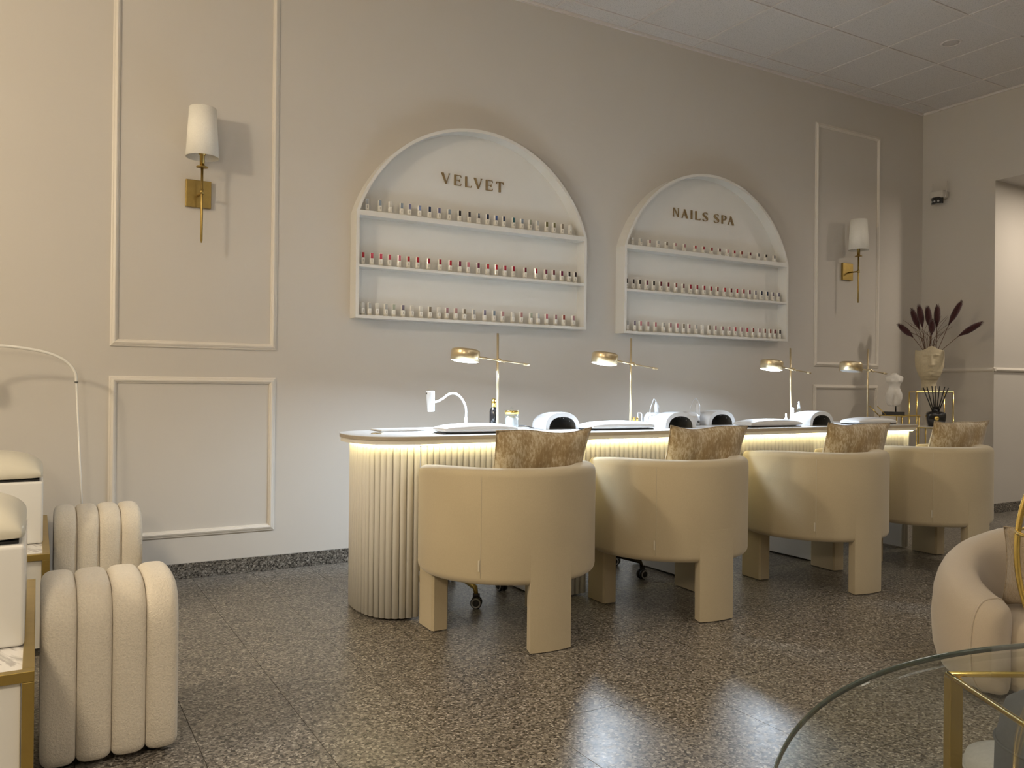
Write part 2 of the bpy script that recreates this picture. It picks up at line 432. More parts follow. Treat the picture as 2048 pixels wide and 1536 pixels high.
# picture-frame mouldings: four mitred lengths each with a stepped profile
MPROF = [(0.0, 0.0), (0.0, 0.006), (0.006, 0.009), (0.009, 0.009), (0.011, 0.013), (0.020, 0.017), (0.027, 0.014), (0.029, 0.009), (0.033, 0.008), (0.035, 0.004), (0.035, 0.0)]
def moulding(name, x0, x1, z0, z1):
    root = structure(bpy.data.objects.new(name, None)); C.objects.link(root)
    cs = [(x0, z0), (x1, z0), (x1, z1), (x0, z1)]
    inn = [(1, 1), (-1, 1), (-1, -1), (1, -1)]
    for e in range(4):
        a, b = e, (e+1) % 4
        verts, faces = [], []
        for ci in (a, b):
            for t, d in MPROF: verts.append((cs[ci][0]+inn[ci][0]*t, WY-d-0.0002, cs[ci][1]+inn[ci][1]*t))
        n = len(MPROF)
        for k in range(n-1): faces.append((k, k+1, n+k+1, n+k))
        faces.append((0, n, 2*n-1, n-1)); faces.append(list(range(n))[::-1]); faces.append([n+k for k in range(n)])
        meshobj('moulding_length', verts, faces, 'trim_paint', root)
    return root
moulding('trim_1', 0.308, 1.131, 1.200, 3.200)
moulding('trim_2', 0.306, 1.128, 0.218, 1.050)
moulding('trim_3', 5.470, 6.292, 1.207, 3.200)
moulding('trim_4', 5.466, 6.283, 0.218, 1.057)
# chair rail on the right wall and round the corner
RP = [(0, 0), (0.014, 0.004), (0.020, 0.014), (0.017, 0.022), (0.008, 0.030), (0, 0.034)]
def rail(name, a, b, horizontal, fixed):
    verts, faces = [], []; n = len(RP)
    for s in (a, b):
        for d, z in RP: verts.append((s, fixed-d, 1.182+z) if horizontal else (fixed-d, s, 1.182+z))
    for k in range(n-1): faces.append((k, k+1, n+k+1, n+k))
    faces.append((0, n, 2*n-1, n-1)); faces.append(list(range(n))); faces.append([n+k for k in range(n)])
    return structure(meshobj(name, verts, faces, 'trim_paint'))
rail('trim_5', 3.87, WY, False, WX)
rail('trim_6', WX-0.02, 9.7, True, 3.89)

# ================================================================== ARCHED POLISH DISPLAYS
def arch_outline(x0, x1, zb, zs, zt, n=40):
    hw = (x1-x0)/2; rise = zt-zs; R = (hw*hw+rise*rise)/(2*rise); cz = zt-R; cx = (x0+x1)/2
    a0 = math.asin(hw/R)
    pts = [(x0, zb), (x0, zs)]
    for i in range(1, n): a = -a0+2*a0*i/n; pts.append((cx+R*math.sin(a), cz+R*math.cos(a)))
    return pts+[(x1, zs), (x1, zb)]
def letter_shapes(ch):
    H = []
    if ch == 'V': H = [[(0, 1), (.24, 1), (.575, .06), (.53, 0), (.46, 0)], [(.50, 0), (.56, 0), (.885, 1), (.835, 1)], [(.76, 1), (.95, 1), (.88, .93), (.83, .93)]]
    if ch == 'E': H = [[(0, 0), (.20, 0), (.20, 1), (0, 1)], [(.2, .95), (.70, .95), (.78, .78), (.78, .80), (.74, 1), (.2, 1)], [(.2, .47), (.5, .47), (.62, .36), (.64, .36), (.64, .64), (.62, .64), (.5, .53), (.2, .53)], [(.2, 0), (.74, 0), (.80, .22), (.78, .22), (.70, .06), (.2, .06)]]
    if ch == 'L': H = [[(0, 0), (.20, 0), (.20, 1), (0, 1)], [(.2, 0), (.70, 0), (.75, .20), (.73, .20), (.62, .06), (.2, .06)]]
    if ch == 'T': H = [[(.32, 0), (.54, 0), (.53, 1), (.34, 1)], [(0, 1), (.86, 1), (.88, .78), (.86, .78), (.76, .93), (.10, .93), (.02, .78), (0, .78)]]
    if ch == 'N': H = [[(.05, 0), (.10, 0), (.10, 1), (.05, 1)], [(0, 0), (.16, 0), (.12, .06), (.04, .06)], [(.02, 1), (.20, 1), (.84, 0), (.76, 0)], [(.78, 0), (.83, 0), (.83, 1), (.78, 1)], [(.72, 1), (.88, 1), (.84, .93), (.76, .93)]]
    if ch == 'A': H = [[(.36, 1), (.52, 1), (.95, 0), (.70, 0)], [(.06, 0), (.12, 0), (.46, .88), (.42, .96)], [(.20, .34), (.72, .34), (.70, .39), (.22, .39)], [(0, 0), (.18, 0), (.14, .06), (.04, .06)]]
    if ch == 'I': H = [[(0, 0), (.22, 0), (.20, .08), (.20, .92), (.22, 1), (0, 1), (.02, .92), (.02, .08)]]
    if ch == 'P': H = [[(0, 0), (.22, 0), (.20, .08), (.20, 1), (0, 1)]]
    if ch == 'S': H = []
    return H
def stroke(pts, widths):
    L, Rr = [], []
    for i, p in enumerate(pts):
        a = pts[max(i-1, 0)]; b = pts[min(i+1, len(pts)-1)]
        dx, dz = b[0]-a[0], b[1]-a[1]; l = math.hypot(dx, dz) or 1
        nx, nz = -dz/l*widths[i]/2, dx/l*widths[i]/2
        L.append((p[0]+nx, p[1]+nz)); Rr.append((p[0]-nx, p[1]-nz))
    return [[L[i], L[i+1], Rr[i+1], Rr[i]] for i in range(len(pts)-1)]
def letter(ch, x0, x1, z0, z1, y, parent):
    polys = letter_shapes(ch)
    if ch == 'S':
        P = smooth_pts([(.66, .80, 0), (.60, .93, 0), (.38, .975, 0), (.13, .88, 0), (.10, .70, 0), (.36, .52, 0), (.62, .34, 0), (.62, .13, 0), (.36, .025, 0), (.10, .07, 0), (.03, .22, 0)], 5)
        n = len(P); polys = stroke([(p.x, p.y) for p in P], [0.055+0.16*math.exp(-((i/n-0.5)/0.17)**2) for i in range(n)])
    if ch == 'P':
        P = smooth_pts([(.2, .965, 0), (.48, .96, 0), (.68, .85, 0), (.70, .68, 0), (.58, .50, 0), (.38, .44, 0), (.2, .45, 0)], 5); n = len(P)
        polys = polys+stroke([(p.x, p.y) for p in P], [0.055+0.15*math.exp(-((i/n-0.48)/0.2)**2) for i in range(n)])
    mx = max(p[0] for q in polys for p in q)
    s = (x1-x0)/mx; h = z1-z0
    bm = bmesh.new()
    for q in polys:
        pl = [(x0+p[0]*s, z0+p[1]*h) for p in q]
        a = [bm.verts.new((p[0], y, p[1])) for p in pl]; b = [bm.verts.new((p[0], y-0.008, p[1])) for p in pl]
        n = len(pl); bm.faces.new(a); bm.faces.new(b[::-1])
        for i in range(n): bm.faces.new((a[i], b[i], b[(i+1) % n], a[(i+1) % n]))
    return bmobj('letter', bm, 'letter_gold', parent)
def display(label, x0, x1, zb, z2, z1, zt, letters, text_label):
    yb, yf = WY-0.0005, WY-0.10
    r = thing('polish_display', label, 'display shelf', (0, 0, 0), 0, 'arched wall displays')
    outer = arch_outline(x0, x1, zb, z1-0.012, zt); t = 0.019
    inner = arch_outline(x0+t, x1-t, zb+t, z1-0.012+0.004, zt-t)
    prism('back_panel', outer, 'y', yb, yb-0.012, 'display_white', r)
    # frame: side walls plus the arch as one bent board
    bm = bmesh.new(); n = len(outer)
    A = [bm.verts.new((p[0], yb-0.012, p[1])) for p in outer]; B = [bm.verts.new((p[0], yf, p[1])) for p in outer]
    Ci = [bm.verts.new((p[0], yf, p[1])) for p in inner]; D = [bm.verts.new((p[0], yb-0.012, p[1])) for p in inner]
    for i in range(n-1):
        bm.faces.new((A[i], A[i+1], B[i+1], B[i])); bm.faces.new((B[i], B[i+1], Ci[i+1], Ci[i])); bm.faces.new((Ci[i], Ci[i+1], D[i+1], D[i]))
    for i in (0, n-1): bm.faces.new((A[i], B[i], Ci[i], D[i]))
    bmobj('arch_frame', bm, 'display_white', r)
    box('shelf_board', (x0+t, x1-t, yf+0.0005, yb-0.012, z1-0.030, z1), 'display_white', r, 0.001)
    box('shelf_board', (x0+t, x1-t, yf+0.0005, yb-0.012, z2-0.016, z2), 'display_white', r, 0.001)
    box('shelf_board', (x0+0.001, x1-0.001, yf+0.0005, yb-0.012, zb-0.002, zb+0.016), 'display_white', r, 0.001)
    for ch, a, b, c, d in letters: letter(ch, a, b, c, d, yb-0.0125, r)
    return r
velvet = [('V', 2.109, 2.170, 2.250, 2.314), ('E', 2.197, 2.246, 2.249, 2.313), ('L', 2.273, 2.318, 2.248, 2.312), ('V', 2.332, 2.392, 2.247, 2.312), ('E', 2.417, 2.467, 2.246, 2.311), ('T', 2.492, 2.543, 2.245, 2.310)]
spa = [('N', 3.949, 4.003, 2.254, 2.318), ('A', 4.030, 4.090, 2.254, 2.318), ('I', 4.117, 4.133, 2.254, 2.318), ('L', 4.163, 4.212, 2.254, 2.318), ('S', 4.234, 4.285, 2.254, 2.318),
       ('S', 4.346, 4.397, 2.254, 2.318), ('P', 4.424, 4.473, 2.254, 2.318), ('A', 4.486, 4.550, 2.254, 2.318)]
display('left white arched wall display with six gold letters and three shelves of polish', 1.547, 3.136, 1.399, 1.703, 2.011, 2.587, velvet, 'VELVET')
display('right white arched wall display with eight gold letters and three shelves of polish', 3.452, 5.054, 1.390, 1.694, 1.998, 2.577, spa, 'NAILS SPA')

# polish bottles: white body with printed strip, clear foot, coloured swatch cap
def bottle_meshes(w_, h_):
    hb = h_*0.56
    out = {}
    bm = bmesh.new(); bm_box(bm, -w_/2, w_/2, -w_/2, w_/2, h_*0.14, hb); bmesh.ops.bevel(bm, geom=bm.edges[:], offset=0.0015, segments=1, affect='EDGES')
    out['body'] = (bm, 'bottle_white')
    bm = bmesh.new(); bm_box(bm, -w_*0.46, w_*0.46, -w_*0.46, w_*0.46, 0, h_*0.14); out['foot'] = (bm, 'bottle_base')
    bm = bmesh.new(); bm_box(bm, -w_*0.46, w_*0.46, -w_*0.42, w_*0.42, hb, h_); bmesh.ops.bevel(bm, geom=bm.edges[:], offset=0.002, segments=1, affect='EDGES')
    out['cap'] = (bm, 'bottle_white')
    bm = bmesh.new(); bm_box(bm, -w_*0.07, w_*0.07, -w_/2-0.0006, -w_/2, h_*0.26, h_*0.46); out['printed_strip'] = (bm, 'print_grey')
    res = {}
    for k, (bm, mt) in out.items():
        me = bpy.data.meshes.new(k); bmesh.ops.recalc_face_normals(bm, faces=bm.faces); bm.to_mesh(me); bm.free(); me.materials.append(MATS[mt]); res[k] = me
    sw = {}
    for c in POLISH:
        bm = bmesh.new(); bm_box(bm, -w_*0.37, w_*0.37, -w_*0.42-0.0012, -w_*0.40, hb+h_*0.005, h_*0.97)
        me = bpy.data.meshes.new('swatch'); bmesh.ops.recalc_face_normals(bm, faces=bm.faces); bm.to_mesh(me); bm.free(); me.materials.append(MATS['polish_'+c.replace(' ', '_')]); sw[c] = me
    res['swatch'] = sw
    return res
BM_TALL = bottle_meshes(0.0205, 0.074); BM_SHORT = bottle_meshes(0.0215, 0.055)
def row(xs_, z, colors, where, kit, y=WY-0.062):
    n = len(xs_)
    for i, x in enumerate(xs_):
        c = colors[i]
        b = thing('polish_bottle', 'polish bottle with %s swatch, %s from left, %s' % (c, ORD[i], where), 'nail polish', (x, y, z), random.uniform(-0.12, 0.12), 'polish bottles on '+where)
        for k in ('body', 'foot', 'cap', 'printed_strip'):
            o = bpy.data.objects.new(k, kit[k]); link(o, b)
        o = bpy.data.objects.new('colour_swatch', kit['swatch'][c]); link(o, b)
LT = [1.621, 1.699, 1.763, 1.834, 1.883, 1.947, 2.012, 2.074, 2.142, 2.212, 2.278, 2.343, 2.405, 2.465, 2.522, 2.593, 2.654, 2.715, 2.771, 2.84, 2.897, 2.962, 3.024]
LTc = ['pale grey', 'grey blue', 'off white', 'grey blue', 'slate violet', 'deep blue', 'navy', 'slate violet', 'grey blue', 'near black', 'near black', 'near black', 'navy', 'deep blue', 'navy', 'teal', 'grey blue', 'sage', 'pale grey', 'olive', 'olive', 'taupe', 'off white']
LM = [1.6, 1.653, 1.708, 1.761, 1.822, 1.879, 1.938, 2.009, 2.084, 2.152, 2.217, 2.274, 2.344, 2.409, 2.47, 2.533, 2.595, 2.682, 2.762, 2.837, 2.897, 2.961, 3.018, 3.068]
LMc = ['bright red', 'pinkish red', 'pinkish red', 'pinkish red', 'rose pink', 'bright red', 'bright red', 'crimson', 'crimson', 'bright red', 'plum', 'rose pink', 'plum', 'bright red', 'bright red', 'crimson', 'crimson', 'wine', 'crimson', 'plum', 'wine', 'plum', 'near black', 'near black']
LB = [1.602, 1.642, 1.689, 1.742, 1.791, 1.848, 1.905, 1.963, 2.021, 2.08, 2.133, 2.193, 2.251, 2.316, 2.391, 2.457, 2.52, 2.593, 2.656, 2.728, 2.783, 2.846, 2.917, 2.98, 3.055]
LBc = ['off white', 'pale grey', 'off white', 'pale grey', 'sage', 'grey violet', 'off white', 'off white', 'taupe', 'off white', 'mauve', 'dusty rose', 'taupe', 'pale grey', 'grey violet', 'grey blue', 'dusty rose', 'off white', 'dusty rose', 'sage', 'pale grey', 'rose pink', 'mauve', 'brick', 'mauve']
RT = [3.543, 3.615, 3.693, 3.771, 3.849, 3.93, 4.017, 4.118, 4.2, 4.278, 4.358, 4.438, 4.507, 4.583, 4.672, 4.759, 4.842, 4.933]
RTc = ['off white', 'pale grey', 'dusty rose', 'pale grey', 'taupe', 'dusty rose', 'mauve', 'bright red', 'crimson', 'crimson', 'wine', 'crimson', 'crimson', 'brick', 'wine', 'near black', 'near black', 'near black']
RM = [3.495, 3.552, 3.608, 3.671, 3.734, 3.799, 3.866, 3.938, 4.008, 4.075, 4.139, 4.208, 4.274, 4.34, 4.412, 4.478, 4.539, 4.607, 4.669, 4.732, 4.796, 4.859, 4.921, 4.984]
RMc = ['near black', 'near black', 'near black', 'plum', 'near black', 'wine', 'wine', 'brick', 'wine', 'crimson', 'crimson', 'crimson', 'crimson', 'brick', 'bright red', 'wine', 'bright red', 'crimson', 'plum', 'grey violet', 'navy', 'navy', 'grey violet', 'grey violet']
RB = [3.506, 3.568, 3.62, 3.685, 3.753, 3.827, 3.891, 3.954, 4.014, 4.067, 4.135, 4.195, 4.263, 4.324, 4.395, 4.463, 4.524, 4.59, 4.647, 4.71, 4.778, 4.836, 4.895, 4.944, 5.0]
RBc = ['pale grey', 'grey violet', 'rose pink', 'mauve', 'rose pink', 'pale grey', 'mauve', 'rose pink', 'taupe', 'mauve', 'pale grey', 'off white', 'taupe', 'mauve', 'mauve', 'dusty rose', 'pinkish red', 'mauve', 'pinkish red', 'brick', 'mauve', 'brick', 'brick', 'wine', 'near black']
row(LT, 2.0113, LTc, 'top shelf of left arch', BM_TALL); row(LM, 1.7033, LMc, 'middle shelf of left arch', BM_TALL); row(LB, 1.4153, LBc, 'bottom shelf of left arch', BM_TALL)
row(RT, 1.9983, RTc, 'top shelf of right arch', BM_SHORT); row(RM, 1.6943, RMc, 'middle shelf of right arch', BM_TALL); row(RB, 1.4063, RBc, 'bottom shelf of right arch', BM_TALL)

# ================================================================== WALL SCONCES
def sconce(label, x, z0=1.735):
    r = thing('wall_sconce', label, 'wall lamp', (x, WY, z0), 0, 'brass wall sconces')
    o = -0.12
    box('back_plate', (-0.063, 0.063, -0.022, -0.0005, 0.200, 0.342), 'brass_antique', r, 0.002)
    tube('arm', [(0, -0.021, 0.262), (0, o, 0.262)], 0.006, 'brass_antique', r)
    lathe('arm_knuckle', [(0, -0.011), (0.011, -0.011), (0.011, 0.011), (0, 0.011)], 'brass_antique', r, 16, loc=(0, o, 0.262))
    lathe('rod', [(0, 0.0), (0.0035, 0.002), (0.0035, 0.008), (0.006, 0.012), (0.0065, 0.20), (0.0065, 0.392), (0, 0.392)], 'brass_antique', r, 16, loc=(0, o, 0))
    lathe('drip_disc', [(0, 0), (0.029, 0.002), (0.029, 0.006), (0, 0.008)], 'brass_antique', r, 28, loc=(0, o, 0.384))
    lathe('candle_sleeve', [(0, 0), (0.012, 0), (0.012, 0.055), (0.016, 0.060), (0.020, 0.066), (0.020, 0.088), (0, 0.09)], 'brass_antique', r, 24, loc=(0, o, 0.391))
    t = 0.002
    prof = [(0.081, 0.0), (0.066, 0.252), (0.066-t, 0.252), (0.081-t, 0.0), (0.081, 0.0)]
    lathe('lamp_shade', prof, 'shade_linen', r, 40, loc=(0, o, 0.437))
    lathe('shade_ring', [(0.014, 0), (0.076, 0.0), (0.076, 0.002), (0.014, 0.002), (0.014, 0)], 'brass_antique', r, 24, loc=(0, o, 0.478))
    return r
sconce('brass wall sconce with white shade inside the tall left wall panel', 0.716)
sconce('brass wall sconce with white shade on the far right wall panel', 5.862)

# ================================================================== THE LONG MANICURE DESK
DF, DB, DX1, DT = 3.25, 3.80, 4.91, 0.797
def end_curve(cx, cy, a, b, k=2.5, n=28):
    pts = []
    for i in range(n+1):
        t = PI/2+PI*i/n      # from rear (cy+b) round the left to the front (cy-b)
        c, s = math.cos(t), math.sin(t)
        pts.append((cx-a*abs(c)**(2/k), cy+b*math.copysign(abs(s)**(2/k), s)))
    return pts
CXE, CYE = 1.46, 3.525
desk = thing('manicure_desk', 'long white fluted manicure desk with rounded end and glowing edge', 'desk')
top = end_curve(CXE, CYE, 0.275, 0.275)+[(DX1, DF), (DX1, DB)]
prism('desk_top', top, 'z', DT-0.0025, DT, 'desk_laminate', desk)
prism('desk_top_edge', [(CXE+(p[0]-CXE)*0.999, CYE+(p[1]-CYE)*0.999) if p[0] < DX1-0.01 else (DX1-0.0005, CYE+(p[1]-CYE)*0.999) for p in top], 'z', DT-0.017, DT-0.0026, 'desk_edge', desk)
under = end_curve(CXE, CYE, 0.270, 0.270)+[(DX1-0.005, DF+0.005), (DX1-0.005, DB-0.005)]
prism('desk_underboard', under, 'z', DT-0.036, DT-0.0171, 'flute_paint', desk)
# LED strip tucked under the board, following front and round end
LX0 = CXE
led_path = [(p[0], p[1]) for p in end_curve(CXE, CYE, 0.228, 0.258)][6:]+[(2.0, CYE-0.258), (3.0, CYE-0.258), (4.0, CYE-0.258), (DX1-0.03, CYE-0.258)]
lv, lf = [], []
for i, p in enumerate(led_path):
    a = led_path[max(i-1, 0)]; b = led_path[min(i+1, len(led_path)-1)]
    dx, dy = b[0]-a[0], b[1]-a[1]; l = math.hypot(dx, dy); nx, ny = dy/l*0.004, -dx/l*0.004
    for s in (-1, 1):
        for z in (DT-0.0405, DT-0.0365): lv.append((p[0]+nx*s, p[1]+ny*s, z))
for i in range(len(led_path)-1):
    a, b = i*4, i*4+4
    lf += [(a, b, b+2, a+2), (a+1, a+3, b+3, b+1), (a, a+1, b+1, b), (a+2, b+2, b+3, a+3)]
lf += [(0, 2, 3, 1), (len(lv)-4, len(lv)-3, len(lv)-1, len(lv)-2)]
meshobj('led_strip', lv, lf, 'led_warm', desk)
# fluted ribs: half-round slats
PITCH_F = 0.0292
FTOP = DT-0.043
def flute_mesh(z0, z1, r=PITCH_F/2, seg=8):
    v, f = [], []
    for z in (z0, z1-0.006, z1):
        for k in range(seg+1):
            a = PI*k/seg; rr = r if z < z1 else r*0.72
            v.append((-math.cos(a)*rr, -math.sin(a)*rr*0.85, z))
    n = seg+1
    for j in range(2):
        for k in range(seg): f.append((j*n+k, j*n+k+1, (j+1)*n+k+1, (j+1)*n+k))
    f.append(list(range(2*n, 3*n))); f.append(list(range(n))[::-1])
    f.append((0, n, 2*n, 3*n-1, 2*n-1, n-1))
    me = bpy.data.meshes.new('flute'); me.from_pydata(v, [], f); me.update(); me.polygons.foreach_set('use_smooth', [True]*(2*seg)+[False]*3)
    me.materials.append(MATS['flute_paint']); return me
fl_long = flute_mesh(0.012, FTOP); fl_short = flute_mesh(0.585, FTOP)
def put_flute(x, y, ang, me):
    o = bpy.data.objects.new('flute', me); link(o, desk); o.location = (x, y, 0); o.rotation_euler = (0, 0, ang)
# round end: walk along the curve at the flute pitch
curve = end_curve(CXE-0.03, CYE, 0.182, 0.238, 2.5, 200)
curve = curve+[(CXE-0.03+0.001*i, CYE-0.238) for i in range(1, 12)]
acc, last = 0.0, curve[0]; nxt = PITCH_F*0.5
for i in range(1, len(curve)):
    p = curve[i]; seg_l = math.hypot(p[0]-last[0], p[1]-last[1]); acc += seg_l
    if acc >= nxt:
        a = curve[max(i-3, 0)]; b = curve[min(i+3, len(curve)-1)]
        ang = math.atan2(b[1]-a[1], b[0]-a[0]); put_flute(p[0], p[1], ang, fl_long); nxt += PITCH_F
    last = p
core = end_curve(CXE-0.03, CYE, 0.182, 0.238)+[(1.432, CYE-0.238), (1.432, CYE+0.238)]
prism('end_pedestal', core, 'z', 0.010, DT-0.0362, 'flute_paint', desk)
FY = CYE-0.238
PEDS = [(2.085, 2.335), (2.985, 3.235), (3.955, 4.205)]
x = 1.448+PITCH_F/2
while x < DX1-0.035:
    inped = any(a+0.004 < x < b-0.004 for a, b in PEDS) or x < 1.47 or x > DX1-0.09
    put_flute(x, FY, 0, fl_long if inped else fl_short); x += PITCH_F
box('apron', (1.48, DX1-0.03, FY, FY+0.018, 0.585, DT-0.0362), 'flute_paint', desk)
for a, b in PEDS: box('pedestal', (a, b, FY, DB-0.05, 0.010, DT-0.0362), 'panel_white', desk, 0.002)
box('end_panel', (DX1-0.09, DX1-0.03, FY, DB-0.05, 0.010, DT-0.0362), 'panel_white', desk, 0.002)
# cable grommet
g = lathe('cable_grommet', [(0, 0.0003), (0.030, 0.0003), (0.030, 0.0025), (0.024, 0.0035), (0.022, 0.0015), (0, 0.0012)], 'brass', desk, 28, loc=(1.335, 3.515, DT))
lathe('grommet_slot', [(0, 0.0013), (0.021, 0.0016), (0, 0.0022)], 'black_plastic', g, 20)

# white folded mat at the rear left of the desk
m_ = box('desk_mat', (1.40, 2.02, 3.64, 3.785, DT+0.0003, DT+0.009), 'vinyl_white', None, 0.004, 3)
tag(m_, 'thin white mat lying along the back of the rounded desk end', 'mat')

# ------------------------------------------------------------------ armrest pads
def pad(label, x0, x1, y0, rz=0.0, depth=0.15, hgt=0.046):
    cx, cy = (x0+x1)/2, y0+depth/2; W2, D2 = (x1-x0)/2, depth/2
    r = thing('hand_rest', label, 'hand rest', (cx, cy, DT), rz, 'white hand rests on the desk')
    prism('base_board', [(-W2*0.95, -D2*0.9), (W2*0.95, -D2*0.9), (W2*0.95, D2*0.9), (-W2*0.95, D2*0.9)], 'z', 0.0004, 0.006, 'black_plastic', r)
    nu, nv = 28, 16; v, f = [], []
    def sh(u, w_): return (max(0, 1-abs(u)**6))**0.5*(max(0, 1-abs(w_)**4))**0.5
    for s in (1, 0):
        for i in range(nu+1):
            for j in range(nv+1):
                a = -PI/2+PI*i/nu; b = -PI/2+PI*j/nv; u, w_ = math.sin(a), math.sin(b)
                hh = 0.022+(hgt-0.022)*(0.45*sh(u, w_)+0.55*math.cos(u*1.25)*sh(u, w_)) if s else 0.006+0.006*(1-sh(u, w_))
                if sh(u, w_) < 1e-6: hh = 0.018
                k = 1-0.03*abs(w_)**6
                v.append((u*W2*k, w_*D2*(1-0.05*abs(u)**6), hh))
    M = (nu+1)*(nv+1)
    for s in (0, 1):
        for i in range(nu):
            for j in range(nv):
                q = [s*M+i*(nv+1)+j, s*M+(i+1)*(nv+1)+j, s*M+(i+1)*(nv+1)+j+1, s*M+i*(nv+1)+j+1]
                f.append(q if s == 0 else q[::-1])
    bm = bmesh.new(); me = bpy.data.meshes.new('t'); me.from_pydata(v, [], f); bm.from_mesh(me); bpy.data.meshes.remove(me)
    bmesh.ops.remove_doubles(bm, verts=bm.verts, dist=1e-5)
    bmobj('padded_top', bm, 'vinyl_white', r, True)
    # piping seam round the pad
    loop = [(W2*1.0*math.copysign(abs(math.cos(t))**0.28, math.cos(t)), D2*1.0*math.copysign(abs(math.sin(t))**0.32, math.sin(t)), 0.020) for t in [2*PI*k/56 for k in range(56)]]
    tube('piping', loop, 0.0022, 'vinyl_white', r, 6, True)
    return r
pad('large white padded hand rest nearest the rounded desk end', 1.585, 1.975, 3.335)
pad('white padded hand rest below the second brass lamp', 2.425, 2.835, 3.365)
pad('white padded hand rest below the third brass lamp', 3.485, 3.915, 3.315)
pad('white padded hand rest below the unlit brass lamp', 4.42, 4.80, 3.315)

# ------------------------------------------------------------------ brass desk lamps
def desk_lamp(label, x, y, lit, lean=0.0, tilt=6.0, height=0.486):
    r = thing('desk_lamp', label, 'desk lamp', (x, y, DT), 0, 'brass desk lamps along the desk')
    lathe('base', [(0, 0.0003), (0.044, 0.0003), (0.044, 0.008), (0.040, 0.011), (0, 0.012)], 'brass', r, 32)
    tube('pole', [(0, 0, 0.010), (-lean, 0, height)], 0.0058, 'brass', r, 14)
    az = 0.350; T = math.radians(tilt)
    ax = -lean*az/height
    def at(d): return (ax+d*math.cos(T), -0.013, az-d*math.sin(T))
    tube('arm', [at(-0.115), at(0.178)], 0.0038, 'brass', r, 12)
    tube('arm_sleeve', [at(-0.12), at(-0.072)], 0.0062, 'brass', r, 12)
    tube('counterweight', [at(0.145), at(0.180)], 0.0062, 'brass', r, 12)
    c = tube('clamp', [(ax, 0.008, az), (ax, -0.026, az)], 0.0095, 'brass', r, 16)
    tube('wing_screw', [(ax+0.008, -0.024, az+0.001), (ax+0.024, -0.026, az-0.012)], 0.0028, 'brass', c, 8)
    hp = at(-0.19)
    h = bpy.data.objects.new('lamp_head', None)
    shell = lathe('lamp_head', [(0.0, 0.031), (0.060, 0.031), (0.068, 0.027), (0.071, 0.019), (0.071, -0.029), (0.0685, -0.029), (0.0685, 0.016), (0.062, 0.025), (0, 0.026)], 'brass', r, 48, loc=hp, rot=(0, T, 0))
    lathe('diffuser', [(0, -0.0325), (0.052, -0.0315), (0.0675, -0.027), (0.0675, -0.024), (0, -0.024)], 'lamp_disc' if lit else 'vinyl_white', shell, 40)
    if lit:
        add_light('desk_lamp_light', 'AREA', (0, 0, -0.036), DESKLAMP['power'], DESKLAMP['col'], 0.12, (0, 0, 0), shell, math.radians(166))
    return r
desk_lamp('lit brass desk lamp nearest the rounded desk end', 2.003, 3.60, True, 0.002)
desk_lamp('lit brass desk lamp, second from the rounded desk end', 2.832, 3.58, True, 0.0, 7.5, 0.492)
desk_lamp('lit brass desk lamp with leaning pole, third along the desk', 4.270, 3.72, True, 0.012, 7.0, 0.488)
desk_lamp('unlit brass desk lamp at the far end beside the white torso', 4.800, 3.54, False, 0.0, 6.0, 0.492)

# ------------------------------------------------------------------ UV nail dryers
def dryer(label, x, yfront, rz=0.0, W_=0.205, D_=0.20, H_=0.088):
    r = thing('nail_dryer', label, 'nail dryer', (x, yfront, DT), rz, 'white domed nail dryers')
    def outline(s, t=0.0, n=24):
        pts = []
        for i in range(n+1):
            a = PI*i/n; pts.append((-(W_/2-t)*s*math.copysign(abs(math.cos(a))**0.9, math.cos(a)), (H_-t)*s*abs(math.sin(a))**0.8+0.001))
        return pts
    secs = [(0.004, 0.965), (0.0, 0.985), (0.006, 1.0), (0.05, 1.0), (0.12, 0.97), (0.17, 0.88), (0.19, 0.76), (0.199, 0.5)]
    secs = secs[1:]
    v, f = [], []; n = len(outline(1))
    for y, s in secs:
        for p in outline(s): v.append((p[0], y, p[1]))
    for i in range(len(secs)-1):
        for k in range(n-1): f.append((i*n+k, i*n+k+1, (i+1)*n+k+1, (i+1)*n+k))
    L = (len(secs)-1)*n; f.append([L+k for k in range(n)])
    meshobj('housing', v, f, 'plastic_white', r, True)
    # front ring between the housing and the opening
    a = outline(0.985); b = outline(1.0, 0.024)
    v = [(p[0], 0.0, p[1]) for p in a]+[(p[0], 0.001, p[1]) for p in b]; f = [(k, n+k, n+k+1, k+1) for k in range(n-1)]
    ring = meshobj('front_ring', v, f, 'plastic_white', r, True)
    sv = []; m = n
    for y in (0.001, 0.15):
        for p in b: sv.append((p[0], y, p[1]))
    ff = [(k, k+1, m+k+1, m+k) for k in range(m-1)]+[[m+k for k in range(m)]]
    cav = meshobj('cavity', sv, ff, 'grey_plastic', r, True)
    for k in range(5):
        an = PI*(0.22+0.14*k); px, pz = -(W_/2-0.028)*math.cos(an), (H_-0.028)*math.sin(an)**0.8
        lathe('led_bead', [(0, -0.003), (0.003, -0.001), (0.003, 0.001), (0, 0.003)], 'castor_grey', cav, 8, loc=(px, 0.03+0.02*(k % 2), pz))
    prism('base_plate', [(-W_/2+0.026, 0.004), (W_/2-0.026, 0.004), (W_/2-0.026, 0.15), (-W_/2+0.026, 0.15)], 'z', 0.0006, 0.003, 'grey_plastic', r)
    return r
dryer('white domed nail dryer behind the nearest chair cushion', 2.352, 3.53, math.radians(-4))
dryer('white domed nail dryer in front of the two nail drills', 3.060, 3.425, math.radians(-6))
dryer('white domed nail dryer right of the second nail drill', 3.560, 3.62, math.radians(-4))
dryer('white domed nail dryer beside the third brass lamp', 4.130, 3.36, math.radians(-2))

